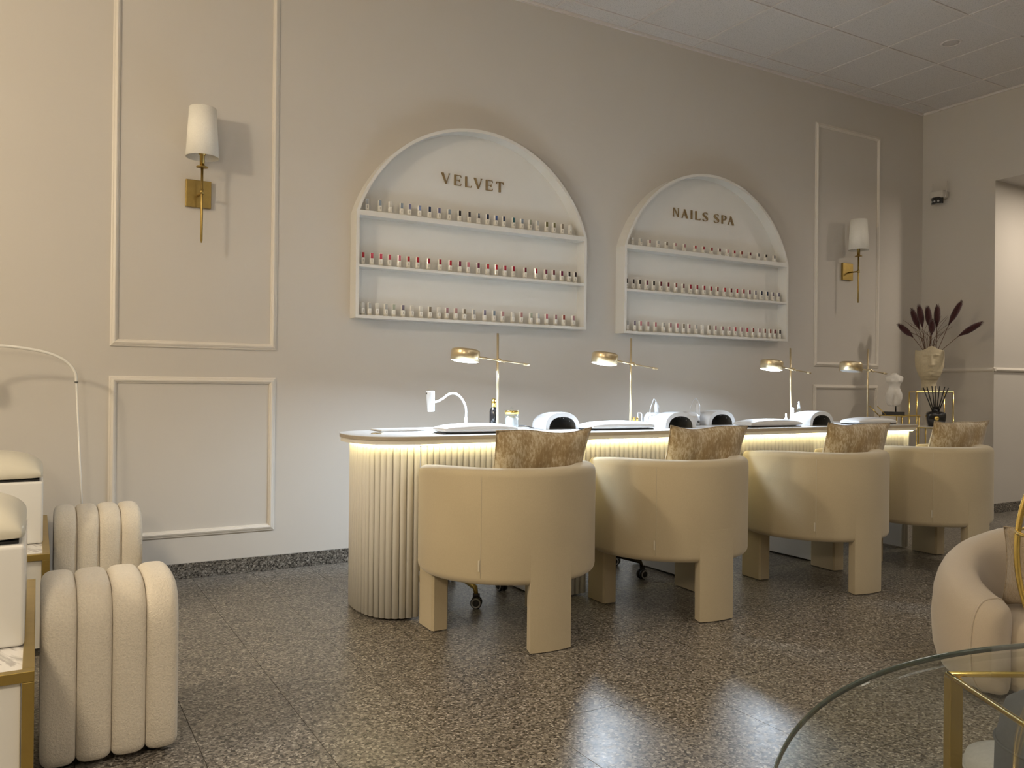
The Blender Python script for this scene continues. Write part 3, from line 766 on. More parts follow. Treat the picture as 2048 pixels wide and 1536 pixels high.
# ------------------------------------------------------------------ gooseneck lamp clip on the desk
gn = thing('gooseneck_lamp', 'small white gooseneck lamp with cylinder head on the rounded desk end', 'lamp', (1.836, 3.62, DT))
lathe('foot', [(0, 0.0003), (0.03, 0.0003), (0.03, 0.010), (0.012, 0.018), (0, 0.018)], 'plastic_white', gn, 24)
lathe('collar', [(0, 0.016), (0.0075, 0.016), (0.0075, 0.064), (0, 0.064)], 'plastic_white', gn, 16)
neck = smooth_pts([(0, 0, 0.05), (0.0, 0, 0.10), (-0.008, 0, 0.130), (-0.03, 0, 0.163), (-0.062, 0, 0.182), (-0.095, 0, 0.178), (-0.13, 0, 0.155), (-0.160, 0, 0.142), (-0.176, 0, 0.142)], 6)
tube('neck', neck, 0.0052, 'plastic_white', gn, 12)
hd = lathe('lamp_cylinder', [(0, -0.048), (0.0155, -0.048), (0.0175, -0.045), (0.0205, 0.044), (0.0205, 0.050), (0.018, 0.052), (0.017, 0.048), (0, 0.047)], 'plastic_white', gn, 28, loc=(-0.192, 0, 0.142), rot=(0, math.radians(-3), 0))
box('switch', (-0.022, -0.0185, -0.006, 0.004, 0.036, 0.044), 'grey_plastic', hd)

# ------------------------------------------------------------------ bottles and jars on the desk
b1 = thing('dropper_bottle', 'black glass bottle with gold cap beside the first brass lamp', 'bottle', (2.036, 3.70, DT))
lathe('body', [(0, 0.0003), (0.020, 0.0005), (0.021, 0.004), (0.021, 0.090), (0.018, 0.102), (0.012, 0.110), (0.011, 0.114), (0, 0.114)], 'black_gloss', b1, 28)
lathe('cap', [(0, 0.113), (0.012, 0.113), (0.012, 0.146), (0.009, 0.150), (0.008, 0.156), (0, 0.157)], 'gold', b1, 24)
meshobj('paper_label', *(lambda n=10: ([(0.0213*math.cos(a), 0.0213*math.sin(a), z) for z in (0.025, 0.08) for a in [-0.9+1.0*k/n for k in range(n+1)]], [(k, k+1, n+2+k, n+1+k) for k in range(n)]))(), 'bottle_white', b1)
j1 = thing('glass_jar', 'clear glass jar with gold lid right of the first lamp pole', 'jar', (2.043, 3.524, DT))
lathe('body', [(0, 0.0003), (0.033, 0.0005), (0.034, 0.003), (0.034, 0.082), (0.031, 0.082), (0.031, 0.006), (0, 0.006)], 'clear_glass', j1, 32)
lathe('cotton_filling', [(0, 0.007), (0.029, 0.007), (0.0295, 0.06), (0.022, 0.072), (0, 0.074)], 'vinyl_white', j1, 24)
ld = lathe('lid', [(0, 0.0825), (0.0355, 0.0825), (0.0355, 0.098), (0.034, 0.100), (0, 0.100)], 'gold', j1, 32)
lathe('lid_knob', [(0, 0.100), (0.004, 0.100), (0.004, 0.103), (0.0085, 0.108), (0.0085, 0.113), (0.005, 0.118), (0, 0.119)], 'clear_glass', ld, 20)
cable = tube('power_cable', smooth_pts([(2.11, 3.60, DT+0.018), (2.17, 3.64, DT+0.018), (2.22, 3.65, DT+0.010), (2.25, 3.66, DT+0.004), (2.30, 3.735, DT+0.003)], 6), 0.0022, 'black_plastic', None, 8)
tag(cable, 'thin black power cable running from the glass jar to the nearest nail dryer', 'cable')
def small_bottle(label, x, y, r_, h_, body, cap, hc, group=None, name='small_bottle', neck=0.55):
    b = thing(name, label, 'bottle', (x, y, DT), 0, group)
    lathe('body', [(0, 0.0003), (r_*0.95, 0.0005), (r_, 0.003), (r_, h_*0.86), (r_*neck, h_), (0, h_)], body, b, 20)
    lathe('cap', [(0, h_-0.001), (r_*neck*1.05, h_-0.001), (r_*neck*1.0, h_+hc*0.92), (r_*neck*0.7, h_+hc), (0, h_+hc)], cap, b, 18)
    return b
small_bottle('tiny clear bottle with gold cap left of its twin, behind the second hand rest', 2.872, 3.60, 0.0085, 0.034, 'bottle_white', 'gold', 0.022, 'pair of tiny gold capped bottles', neck=0.75)
small_bottle('tiny clear bottle with gold cap right of its twin, behind the second hand rest', 2.896, 3.60, 0.0085, 0.032, 'bottle_white', 'gold', 0.022, 'pair of tiny gold capped bottles', neck=0.75)
sb = small_bottle('tall clear dropper bottle of yellow oil beside the third lamp pole', 4.187, 3.585, 0.0155, 0.100, 'clear_glass', 'castor_grey', 0.024)
lathe('oil', [(0, 0.001), (0.0135, 0.002), (0.0135, 0.056), (0, 0.056)], 'oil_yellow', sb, 18)
lathe('dropper_bulb', [(0, 0.123), (0.005, 0.123), (0.0055, 0.136), (0.003, 0.142), (0, 0.143)], 'plastic_white', sb, 14)
small_bottle('white pump bottle between the third lamp pole and the yellow oil', 4.148, 3.60, 0.016, 0.070, 'bottle_white', 'plastic_white', 0.034)
small_bottle('tiny clear bottle with cream cap left of the third lamp pole', 4.110, 3.62, 0.010, 0.040, 'bottle_white', 'vinyl_cream', 0.026)

# clear acrylic holder
ac = thing('acrylic_holder', 'clear acrylic holder with white rims behind the second hand rest', 'holder', (3.000, 3.665, DT))
box('bottom_tray', (-0.034, 0.034, -0.02, 0.02, 0.0004, 0.004), 'clear_glass', ac)
box('back_wall', (-0.034, 0.034, 0.017, 0.02, 0.004, 0.045), 'clear_glass', ac)
for s in (-1, 1):
    tube('side_hoop', [(s*0.033, -0.018, 0.004), (s*0.033, -0.018, 0.07), (s*0.033-0.002, -0.012, 0.076), (s*0.033-0.002, 0.012, 0.076), (s*0.033, 0.018, 0.07), (s*0.033, 0.018, 0.004)], 0.0028, 'plastic_white', ac, 8)

# nail drills
def drill(label, x, y, hx, tilt, seed):
    r = thing('nail_drill', label, 'nail drill', (x, y, DT), 0, 'white electric nail drills')
    v = []; f = []; n = 20; secs = [(-0.055, 0.5), (-0.05, 0.82), (-0.03, 1.0), (0.03, 1.0), (0.05, 0.82), (0.055, 0.5)]
    for yy, s in secs:
        for k in range(n+1):
            a = PI*k/n; v.append((-0.052*s*math.copysign(abs(math.cos(a))**0.6, math.cos(a)), yy, 0.0005+0.078*s*abs(math.sin(a))**0.55))
    m = n+1
    for i in range(len(secs)-1):
        for k in range(n): f.append((i*m+k, i*m+k+1, (i+1)*m+k+1, (i+1)*m+k))
        f.append((i*m+n, i*m, (i+1)*m, (i+1)*m+n))
    f.append(list(range(m))[::-1]); f.append([(len(secs)-1)*m+k for k in range(m)])
    body = meshobj('control_unit', v, f, 'plastic_white', r, True)
    kn = lathe('speed_dial', [(0, -0.001), (0.0075, -0.001), (0.0075, 0.005), (0, 0.006)], 'black_plastic', body, 18, loc=(0.026, -0.0545, 0.022), rot=(PI/2, 0, 0))
    lathe('dial_cap', [(0, 0.006), (0.0038, 0.006), (0, 0.0075)], 'plastic_white', kn, 12)
    box('display_strip', (-0.03, 0.012, -0.0565, -0.0545, 0.046, 0.056), 'panel_white', body)
    t = math.radians(tilt)
    cr = lathe('cradle', [(0, 0.0005), (0.011, 0.0005), (0.012, 0.060), (0.010, 0.060), (0.009, 0.004), (0, 0.004)], 'plastic_white', r, 16, loc=(hx, 0, 0), rot=(0, t, 0))
    hp = lathe('handpiece', [(0, 0.030), (0.004, 0.032), (0.0085, 0.050), (0.0145, 0.066), (0.0145, 0.118), (0.010, 0.126), (0.006, 0.140), (0, 0.141)], 'plastic_white', r, 18, loc=(hx, 0, 0), rot=(0, t, 0))
    tx, tz = hx+0.14*math.sin(t), 0.14*math.cos(t)
    tube('cable', smooth_pts([(hx-0.062, 0, 0.062), (hx-0.058, 0, 0.10), (hx-0.040, 0, 0.142), (tx-0.014, 0, tz+0.018), (tx, 0, tz)], 6), 0.0028, 'plastic_white', r, 8)
    return r
drill('white nail drill behind the acrylic holder, handpiece leaning left', 3.100, 3.695, 0.028, -7, 1)
drill('white nail drill with upright handpiece between two nail dryers', 3.368, 3.70, 0.070, 0, 2)

# ------------------------------------------------------------------ riser, book tray and torso at the desk's far end
cn = thing('glass_console', 'small gold rimmed glass stand carrying the white torso behind the desk', 'table', (5.85, 4.03, 0))
box('glass_top', (-0.11, 0.11, -0.10, 0.10, 0.815, 0.822), 'clear_glass', cn)
tube('gold_rim', [(-0.112, -0.102, 0.819), (0.112, -0.102, 0.819), (0.112, 0.102, 0.819), (-0.112, 0.102, 0.819)], 0.0045, 'gold', cn, 8, True, False)
for sx in (-1, 1):
    for sy in (-1, 1): tube('leg', [(sx*0.105, sy*0.095, 0.814), (sx*0.105, sy*0.095, 0.0005)], 0.0045, 'frame_gold', cn, 8)
for k in range(2): tube('gold_prong', [(-0.112, 0.102-0.07*k, 0.819), (-0.150, 0.155-0.07*k, 0.890)], 0.0035, 'gold', cn, 8)
st = thing('torso_statue', 'white marble female torso on black stand behind the desk end', 'statue', (5.80, 4.045, 0.8225), math.radians(-56))
box('plinth', (-0.080, 0.080, -0.036, 0.036, 0.0, 0.026), 'black_plastic', st, 0.0015)
tube('stand_rod', [(0.016, 0.0, 0.024), (0.016, 0.0, 0.105)], 0.0052, 'black_plastic', st, 10)
def torso(parent):
    # rings: z, half width, half depth, x shift, y shift
    R = [(0.055, 0.030, 0.022, 0, 0.002), (0.064, 0.038, 0.027, 0, 0), (0.085, 0.046, 0.031, 0, 0), (0.112, 0.052, 0.035, 0.001, 0), (0.135, 0.0505, 0.036, 0.001, 0.001), (0.155, 0.043, 0.031, 0.001, 0),
         (0.172, 0.036, 0.026, 0.001, 0), (0.184, 0.0345, 0.025, 0.002, 0), (0.198, 0.038, 0.027, 0.003, 0), (0.214, 0.043, 0.031, 0.003, 0), (0.228, 0.047, 0.031, 0.003, 0), (0.242, 0.048, 0.027, 0.003, 0.001),
         (0.252, 0.040, 0.022, 0.003, 0.002), (0.259, 0.026, 0.016, 0.003, 0.003), (0.264, 0.017, 0.014, 0.003, 0.003), (0.270, 0.0155, 0.013, 0.003, 0.003)]
    n = 48; v, f = [], []
    # refine rings
    P = smooth_pts([(z, 0, 0) for z, *_ in R], 3)
    def interp(i, t, k): return R[i][k]*(1-t)+R[min(i+1, len(R)-1)][k]*t
    rings = []
    for i in range(len(R)-1):
        for s in range(3): rings.append([interp(i, s/3, k) for k in range(5)])
    rings.append(list(R[-1]))
    for z, wx, wy, sx, sy in rings:
        for k in range(n):
            a = 2*PI*k/n; cx_, sy_ = math.cos(a), math.sin(a)
            px, py = wx*cx_, wy*sy_
            if z < 0.132:    # cleft between the thighs, front and back
                d = math.exp(-(px/0.007)**2)*min(1, (0.134-z)/0.03); py *= 1-0.72*d
            front = sy_ < 0
            if front:
                for bx in (-0.020, 0.022):   # breasts
                    d = math.exp(-((px-bx)/0.0125)**2-((z-0.218)/0.0115)**2); py -= 0.013*d
                d = math.exp(-(px/0.018)**2-((z-0.150)/0.016)**2); py -= 0.004*d   # belly
                d = math.exp(-((z-0.166)/0.004)**2)*math.exp(-(px/0.02)**2); py += 0.0015*d
            if z > 0.212 and z < 0.250 and abs(cx_) > 0.75: px *= 1.13            # arm stumps
            v.append((px+sx, py+sy, z))
    nr = len(rings)
    for i in range(nr-1):
        for k in range(n): l = (k+1) % n; f.append((i*n+k, i*n+l, (i+1)*n+l, (i+1)*n+k))
    f.append(list(range(n))[::-1]); f.append([(nr-1)*n+k for k in range(n)])
    t = meshobj('torso', v, f, 'statue_stone', parent, True, rot=(0, 0, math.radians(8)))
    t.scale = (1.2, 1.2, 1.2); t.location.z = 0.004
    return t
torso(st)

# ================================================================== BARREL CHAIRS
def barrel_chair(name, label, loc, rz):
    r = thing(name, label, 'chair', loc, rz, 'cream three legged barrel chairs')
    R0, TH = 0.372, 0.105
    Z0, Z1 = 0.258, 0.700
    A = math.radians(130)           # half sweep measured from the back (-Y)
    n = 56
    sec = []
    rc = 0.030; hw = TH/2
    def section(k, ztop):
        pts = []; hh = (ztop-Z0)/2; zc = (ztop+Z0)/2
        for cx, cz, a0 in ((hw-rc, hh-rc, 0), (-(hw-rc), hh-rc, 90), (-(hw-rc), -(hh-rc), 180), (hw-rc, -(hh-rc), 270)):
            for s in range(5):
                a = math.radians(a0+90*s/4); pts.append(((cx+rc*math.cos(a)), zc+(cz+rc*math.sin(a))))
        return pts
    v, f = [], []; ns = 20
    caps = [(-A, 0.0, 0.0)]
    ang = []
    e = 0.075                        # rounded ends
    for s in range(6): t = s/6; ang.append((-A-e*math.sin(PI/2*(1-t))*1.0+0, math.sqrt(max(0.0, 1-(1-t)**2))))
    ang = [(-A-e*(1-(s/6)), math.sqrt(max(0.0, 1-(1-s/6)**2))) for s in range(6)]
    ang += [(-A+2*A*i/n, 1.0) for i in range(n+1)]
    ang += [(A+e*(1-(s/6)), math.sqrt(max(0.0, 1-(1-s/6)**2))) for s in range(5, -1, -1)]
    for a, k in ang:
        zt = Z1-0.028*max(0, (abs(a)-1.2)/1.2)**1.5
        k2 = 0.55+0.45*k if k < 1 else 1
        for (d, z) in section(1, zt):
            zc = (zt+Z0)/2
            rr = R0-hw+d*(0.35+0.65*k if k < 1 else 1); zz = zc+(z-zc)*(0.90+0.10*k if k < 1 else 1)
            v.append((rr*math.sin(a), -rr*math.cos(a), zz))
    m = len(ang)
    for i in range(m-1):
        for k in range(ns): l = (k+1) % ns; f.append((i*ns+k, (i+1)*ns+k, (i+1)*ns+l, i*ns+l))
    f.append(list(range(ns))); f.append([(m-1)*ns+k for k in range(ns)][::-1])
    bm = bmesh.new(); me = bpy.data.meshes.new('t'); me.from_pydata(v, [], f); bm.from_mesh(me); bpy.data.meshes.remove(me)
    bk = bmobj('barrel_back', bm, 'chair_velvet', r, True)
    # seam and label tag on the outer back
    sa = math.radians(-44)
    seam = [((R0+0.0006)*math.sin(sa), -(R0+0.0006)*math.cos(sa), z) for z in [Z0+0.03+(Z1-Z0-0.06)*k/10 for k in range(11)]]
    tube('seam', seam, 0.0009, 'tag_fabric', bk, 6)
    ta = sa-0.01
    box('sewn_tag', (-0.006, 0.001, -0.0035, -0.0005, 0, 0.042), 'tag_fabric', bk, 0.0006, loc=((R0)*math.sin(ta), -(R0)*math.cos(ta), Z0+0.055), rot=(0, 0, ta))
    # seat: thick round cushion
    sp = [(0, Z0+0.012), (0.24, Z0+0.012), (0.262, Z0+0.03), (0.268, Z0+0.06), (0.268, 0.40), (0.258, 0.425), (0.235, 0.437), (0, 0.442)]
    s_ = lathe('seat', sp, 'chair_velvet', r, 48, loc=(0, 0.012, 0))
    # legs: rear slab runs up the back, front slabs stand under the arms
    lw = 0.249; ol = [(0.3728*math.sin(-lw+2*lw*k/12), -0.3728*math.cos(-lw+2*lw*k/12)) for k in range(13)]
    ol += [(0.30*math.sin(lw), -0.305), (-0.30*math.sin(lw), -0.305)]
    rl = prism('leg', ol, 'z', 0.004, 0.40, 'chair_velvet', r)
    for s in (-1, 1):
        prism('leg', [(s*0.240, 0.072), (s*0.300, 0.068), (s*0.308, 0.078), (s*0.308, 0.205), (s*0.272, 0.248), (s*0.240, 0.248), (s*0.232, 0.238), (s*0.232, 0.082)], 'z', 0.004, 0.34, 'chair_velvet', r)
    for px, py in ((-0.07, -0.337), (0.07, -0.337), (-0.270, 0.11), (-0.270, 0.21), (0.270, 0.11), (0.270, 0.21)):
        lathe('glide', [(0, 0.0003), (0.010, 0.0003), (0.010, 0.006), (0, 0.006)], 'black_plastic', r, 12, loc=(px, py, 0))
    return r
CH = [(1.722, 3.005, -1.0), (2.603, 3.005, -4.0), (3.625, 3.0, -4.5), (4.575, 3.0, -4.0)]
chl = ['cream barrel chair nearest the rounded desk end, seen from behind', 'cream barrel chair second from the rounded desk end', 'cream barrel chair third from the rounded desk end, half in cool light', 'cream barrel chair at the far end of the desk']
ch0 = barrel_chair('barrel_chair', chl[0], (CH[0][0], CH[0][1], 0), math.radians(CH[0][2]))
for k in range(1, 4): copy_thing(ch0, (CH[k][0], CH[k][1], 0), math.radians(CH[k][2]), chl[k])

# ------------------------------------------------------------------ cushions on the chairs
def cushion(label, loc, rz, lean, seed, W_=0.45, H_=0.42, T_=0.13, mat='jacquard', cat='cushion', group='gold brown cushions on the barrel chairs', nm='throw_cushion', roll=0.0):
    rnd = random.Random(seed)
    n = 26; v, f = [], []
    ph = [rnd.uniform(0, 6) for _ in range(8)]
    for side in (1, -1):
        for i in range(n+1):
            for j in range(n+1):
                u, w_ = -1+2*i/n, -1+2*j/n
                pin = 1-0.075*(1-u*u)*abs(w_)**2.0; pin2 = 1-0.075*(1-w_*w_)*abs(u)**2.0
                px, pz = u*W_/2*pin2, w_*H_/2*pin
                e = (max(0, 1-abs(u)**2.4)*max(0, 1-abs(w_)**2.4))**0.55
                wr = 0.004*math.sin(6*u+ph[0]+3*w_)*math.sin(5*w_+ph[1])+0.003*math.sin(11*u-4*w_+ph[2])
                corner = abs(u*w_)**3
                th = side*(T_/2*e+wr*e)
                v.append((px, th+0.006*math.sin(3*u+ph[3])*abs(w_), pz+0.006*math.sin(4*u+ph[4])*(abs(w_)**4)))
    M = (n+1)**2
    for s in (0, 1):
        for i in range(n):
            for j in range(n):
                q = [s*M+i*(n+1)+j, s*M+(i+1)*(n+1)+j, s*M+(i+1)*(n+1)+j+1, s*M+i*(n+1)+j+1]
                f.append(q[::-1] if s == 0 else q)
    bm = bmesh.new(); me = bpy.data.meshes.new('t'); me.from_pydata(v, [], f); bm.from_mesh(me); bpy.data.meshes.remove(me)
    bmesh.ops.remove_doubles(bm, verts=bm.verts, dist=2e-4)
    r = thing(nm, label, cat, loc, rz, group)
    o = bmobj('cushion_cover', bm, mat, r, True)
    o.rotation_euler = (lean, roll, 0)
    edge = []
    for k in range(104):
        t = k/104*4; sdn = int(t); q = t-sdn
        u, w_ = [(-1+2*q, -1), (1, -1+2*q), (1-2*q, 1), (-1, 1-2*q)][sdn]
        pin = 1-0.075*(1-u*u)*abs(w_)**2.0; pin2 = 1-0.075*(1-w_*w_)*abs(u)**2.0
        edge.append((u*W_/2*pin2, 0.006*math.sin(3*u+ph[3])*abs(w_), w_*H_/2*pin+0.006*math.sin(4*u+ph[4])*(abs(w_)**4)))
    tube('edge_seam', edge, 0.0022, mat, o, 6, True)
    return r
cul = ['gold brown cushion on the chair nearest the rounded desk end', 'gold brown cushion on the second barrel chair', 'gold brown cushion on the third barrel chair', 'gold brown cushion on the far end barrel chair']
CU = [(1.805, 2.90, -2, 5), (2.715, 2.90, -5, 3), (3.80, 2.90, -6, 3), (4.725, 2.90, -8, 3)]
for k, (x, y, a, ro) in enumerate(CU):
    cushion(cul[k], (x, y, 0.645), math.radians(a), math.radians(18), 11+k, roll=math.radians(0))

# ------------------------------------------------------------------ castor stools under the desk
def stool(label, x, y, rz, metal='dark_bronze'):
    r = thing('castor_stool', label, 'stool', (x, y, 0), rz, 'castor stools under the desk')
    lathe('hub', [(0, 0.095), (0.032, 0.095), (0.032, 0.150), (0.026, 0.16), (0, 0.16)], metal, r, 20)
    for k in range(5):
        a = 2*PI*k/5; c, s = math.cos(a), math.sin(a)
        b = tube('base_arm', [(0.02*c, 0.02*s, 0.132), (0.16*c, 0.16*s, 0.116), (0.278*c, 0.278*s, 0.092), (0.286*c, 0.286*s, 0.066)], [0.017, 0.015, 0.012, 0.010], metal, r, 10)
        w_ = bpy.data.objects.new('castor', None); C.objects.link(w_); w_.parent = r
        w_.location = (0.288*c, 0.288*s, 0.0275); w_.rotation_euler = (0, 0, a+0.9+k)
        for t in (-1, 1):
            lathe('wheel', [(0, -0.008), (0.020, -0.008), (0.0265, -0.005), (0.0265, 0.005), (0.020, 0.008), (0, 0.008)], 'black_plastic', w_, 20, loc=(0, t*0.0125, 0), rot=(PI/2, 0, 0))
            lathe('wheel_trim', [(0.016, -0.0012), (0.0225, -0.0012), (0.0225, 0.0012), (0.016, 0.0012), (0.016, -0.0012)], 'castor_grey', w_, 20, loc=(0, t*0.0215, 0), rot=(PI/2, 0, 0))
        box('castor_hood', (-0.016, 0.016, -0.0035, 0.0035, -0.004, 0.042), 'black_plastic', w_, 0.002)
    lathe('gas_lift', [(0, 0.155), (0.022, 0.155), (0.022, 0.30), (0.014, 0.302), (0.014, 0.425), (0, 0.425)], metal, r, 18)
    lathe('seat', [(0, 0.42), (0.16, 0.42), (0.178, 0.435), (0.182, 0.465), (0.172, 0.488), (0.13, 0.497), (0, 0.50)], 'vinyl_cream', r, 36)
    return r
stool('dark castor stool tucked behind the nearest barrel chair', 1.722, 3.605, math.atan2(3.324-3.605, 1.745-1.722), 'frame_gold')
stool('dark castor stool tucked behind the second barrel chair', 2.600, 3.63, math.atan2(3.414-3.63, 2.789-2.60))

# ================================================================== LEFT SIDE: BENCHES, OTTOMANS, ARCH LAMP
def bench(label, cl, xr, y0, y1, boxy0, boxy1, zt=0.38):
    r = thing('treatment_bench', label, 'bench', (xr, y0, 0), 0, 'gold framed treatment benches')
    W_ = 0.62; L = y1-y0; t = 0.024
    for x0 in (-W_, -t):
        for ya in (0.0, L-t):
            box('frame_leg', (x0, x0+t, ya, ya+t, 0.0, zt-t), 'frame_gold', r, 0.0012)
    for ya in (0.0, L-t): box('frame_rail', (-W_, 0, ya, ya+t, zt-t+0.0005, zt), 'frame_gold', r, 0.0012)
    for x0 in (-W_, -t): box('frame_rail', (x0, x0+t, t, L-t, zt-t+0.0005, zt), 'frame_gold', r, 0.0012)
    box('marble_top', (-W_+t, -t, t, L-t, zt-0.020, zt-0.004), 'marble', r)
    box('cabinet_body', (-W_+t+0.002, -t-0.002, 0.012, L-0.012, 0.03, zt-t-0.002), 'gloss_white', r, 0.002)
    bx = box('white_pedestal', (-W_+0.05, -0.022, boxy0-y0, boxy1-y0, zt-0.0035, 0.622), 'gloss_white', r, 0.010, 3)
    # padded cushion with crown
    nu, nv = 24, 24; v, f = [], []; W2, D2 = 0.265, (boxy1-boxy0)/2-0.01
    for s in (1, 0):
        for i in range(nu+1):
            for j in range(nv+1):
                u, w_ = math.sin(-PI/2+PI*i/nu), math.sin(-PI/2+PI*j/nv)
                e = (max(0, 1-abs(u)**5)*max(0, 1-abs(w_)**5))**0.5
                v.append((u*W2*(1-0.03*abs(w_)**8), w_*D2*(1-0.03*abs(u)**8), (0.030+0.082*e*(0.72+0.28*math.cos(1.4*w_)*math.cos(1.4*u))) if s else 0.010-0.010*e+0.004))
    M = (nu+1)*(nv+1)
    for s in (0, 1):
        for i in range(nu):
            for j in range(nv):
                q = [s*M+i*(nv+1)+j, s*M+(i+1)*(nv+1)+j, s*M+(i+1)*(nv+1)+j+1, s*M+i*(nv+1)+j+1]; f.append(q if s == 0 else q[::-1])
    # side band
    rim = [(0, j) for j in range(nv)]+[(i, nv) for i in range(nu)]+[(nu, j) for j in range(nv, 0, -1)]+[(i, 0) for i in range(nu, 0, -1)]
    idx = [i*(nv+1)+j for i, j in rim]
    for k in range(len(idx)): a, b = idx[k], idx[(k+1) % len(idx)]; f.append((a, b, M+b, M+a))
    bm = bmesh.new(); me = bpy.data.meshes.new('t'); me.from_pydata(v, [], f); bm.from_mesh(me); bpy.data.meshes.remove(me)
    cu = thing('foot_cushion', cl, 'cushion', (xr-0.022-W2-0.001, (boxy0+boxy1)/2, 0.6235), 0, 'cream padded cushions on the white boxes')
    o = bmobj('padded_top', bm, 'vinyl_cream', cu, True)
    box('base_board', (-W2*0.95, W2*0.95, -D2*0.95, D2*0.95, 0.0, 0.006), 'black_plastic', cu)
    return r
bench('near white bench with gold frame and marble top at the left edge', 'near cream cushion on the white box at the left edge', 0.0, 2.085, 3.06, 2.30, 2.78)
bench('far white bench with gold frame and marble top against the back wall', 'far cream cushion on the white box by the back wall', 0.045, 3.48, 4.50, 3.73, 4.20)

def ottoman(label, x0, yf, W_=0.335, D_=0.36, H_=0.478):
    r = thing('channel_ottoman', label, 'ottoman', (x0+W_/2, yf+D_/2, 0), 0, 'cream channel tufted ottomans')
    # profile in (y,z), front at -D/2
    rad = 0.105; prof = []
    d = D_/2
    prof += [(-d+0.02, 0.012), (-d+0.006, 0.020), (-d, 0.04)]
    for k in range(1, 7): prof.append((-d-0.004*math.sin(PI*k/7), 0.04+(H_-rad-0.04)*k/6))
    for k in range(1, 9): a = PI-PI/2*k/8; prof.append((-d+rad+rad*math.cos(a), H_-rad+rad*math.sin(a)))
    for k in range(1, 4): prof.append((-d+rad+(D_-2*rad)*k/4, H_+0.004*math.sin(PI*k/4)))
    for k in range(0, 9): a = PI/2-PI/2*k/8; prof.append((d-rad+rad*math.cos(a), H_-rad+rad*math.sin(a)))
    for k in range(1, 7): prof.append((d, H_-rad-(H_-rad-0.04)*k/6))
    prof += [(d-0.006, 0.020), (d-0.02, 0.012)]
    n = len(prof); cw = W_/4
    nrm = []
    for i in range(n):
        a, b = prof[max(i-1, 0)], prof[min(i+1, n-1)]; dy, dz = b[0]-a[0], b[1]-a[1]; l = math.hypot(dy, dz); nrm.append((-dz/l, dy/l))
    cen = (0, H_*0.45)
    for c in range(4):
        xc = -W_/2+cw*(c+0.5); ms = 12; v, f = [], []
        for j in range(ms+1):
            t = math.sin(-PI/2+PI*j/ms); edge_out = (c == 0 and t < 0) or (c == 3 and t > 0)
            q = abs(t)
            off = -0.022*(1-math.sqrt(max(0, 1-q**3.4)))
            if edge_out: off = -0.034*(1-math.sqrt(max(0, 1-q**3.6)))
            for i in range(n): v.append((xc+t*cw/2, prof[i][0]+nrm[i][0]*off, max(0.012, prof[i][1]+nrm[i][1]*off)))
        for j in range(ms):
            for i in range(n-1): f.append((j*n+i, j*n+i+1, (j+1)*n+i+1, (j+1)*n+i))
            f.append(((j+1)*n, (j+1)*n+n-1, j*n+n-1, j*n))
        f.append(list(range(n))[::-1]); f.append([ms*n+i for i in range(n)])
        meshobj('channel', v, f, 'boucle', r, True)
    for sx in (-1, 1):
        for sy in (-1, 1): lathe('foot', [(0, 0.0), (0.018, 0.0), (0.018, 0.014), (0, 0.014)], 'black_plastic', r, 14, loc=(sx*(W_/2-0.06), sy*(D_/2-0.06), 0))
    return r
ottoman('near cream boucle ottoman with four vertical channels', 0.012, 2.415)
ottoman('far cream boucle ottoman with four channels near the back wall', 0.064, 3.84)

# white arched lamp: slender leaning pole with gooseneck hook
al = thing('arch_lamp', 'slender white arched floor lamp behind the far ottoman', 'floor lamp', (0.205, 4.33, 0))
lathe('base', [(0, 0.0003), (0.085, 0.0003), (0.085, 0.010), (0.07, 0.016), (0, 0.018)], 'plastic_white', al, 32)
tube('pole', [(0, 0, 0.015), (-0.050, 0, 1.018)], 0.0048, 'gloss_white', al, 12)
lathe('joint', [(0, -0.003), (0.0078, -0.003), (0.0078, 0.002), (0, 0.003)], 'grey_plastic', al, 16, loc=(-0.050, 0, 1.0165))
tube('arch', smooth_pts([(-0.050, 0, 1.019), (-0.053, 0, 1.055), (-0.075, 0, 1.095), (-0.115, 0, 1.128), (-0.175, 0, 1.152), (-0.26, 0, 1.168), (-0.36, 0, 1.176), (-0.46, 0, 1.165), (-0.52, 0, 1.13)], 6), 0.0068, 'gloss_white', al, 12)
lathe('lamp_head', [(0, 0), (0.020, 0.002), (0.034, 0.02), (0.034, 0.07), (0.02, 0.085), (0, 0.086)], 'gloss_white', al, 24, loc=(-0.525, 0, 1.05))

# ================================================================== FAR RIGHT CORNER
# gold wire pedestal with face planter
pzt = 1.012
gp = thing('wire_pedestal', 'tall gold wire pedestal table in the far corner', 'table', (6.228, 4.134, 0), math.atan2(-0.697, 0.717))
Wp, Dp = 0.272, 0.272; tq = 0.0048
for sx in (0, Wp):
    for sy in (0, Dp): tube('leg', [(sx, sy, 0.0005), (sx, sy, pzt-0.012)], tq, 'gold', gp, 8)
for z in (pzt-0.006, 0.25):
    tube('frame_ring', [(0, 0, z), (Wp, 0, z), (Wp, Dp, z), (0, Dp, z)], tq, 'gold', gp, 8, True, False)
box('glass_top', (0.006, Wp-0.006, 0.006, Dp-0.006, pzt-0.004, pzt), 'clear_glass', gp)
PC = (6.405, 4.14)
pl = thing('face_planter', 'beige stone planter shaped as a face on the wire pedestal', 'planter', (PC[0], PC[1], pzt+0.0005), math.radians(-50))
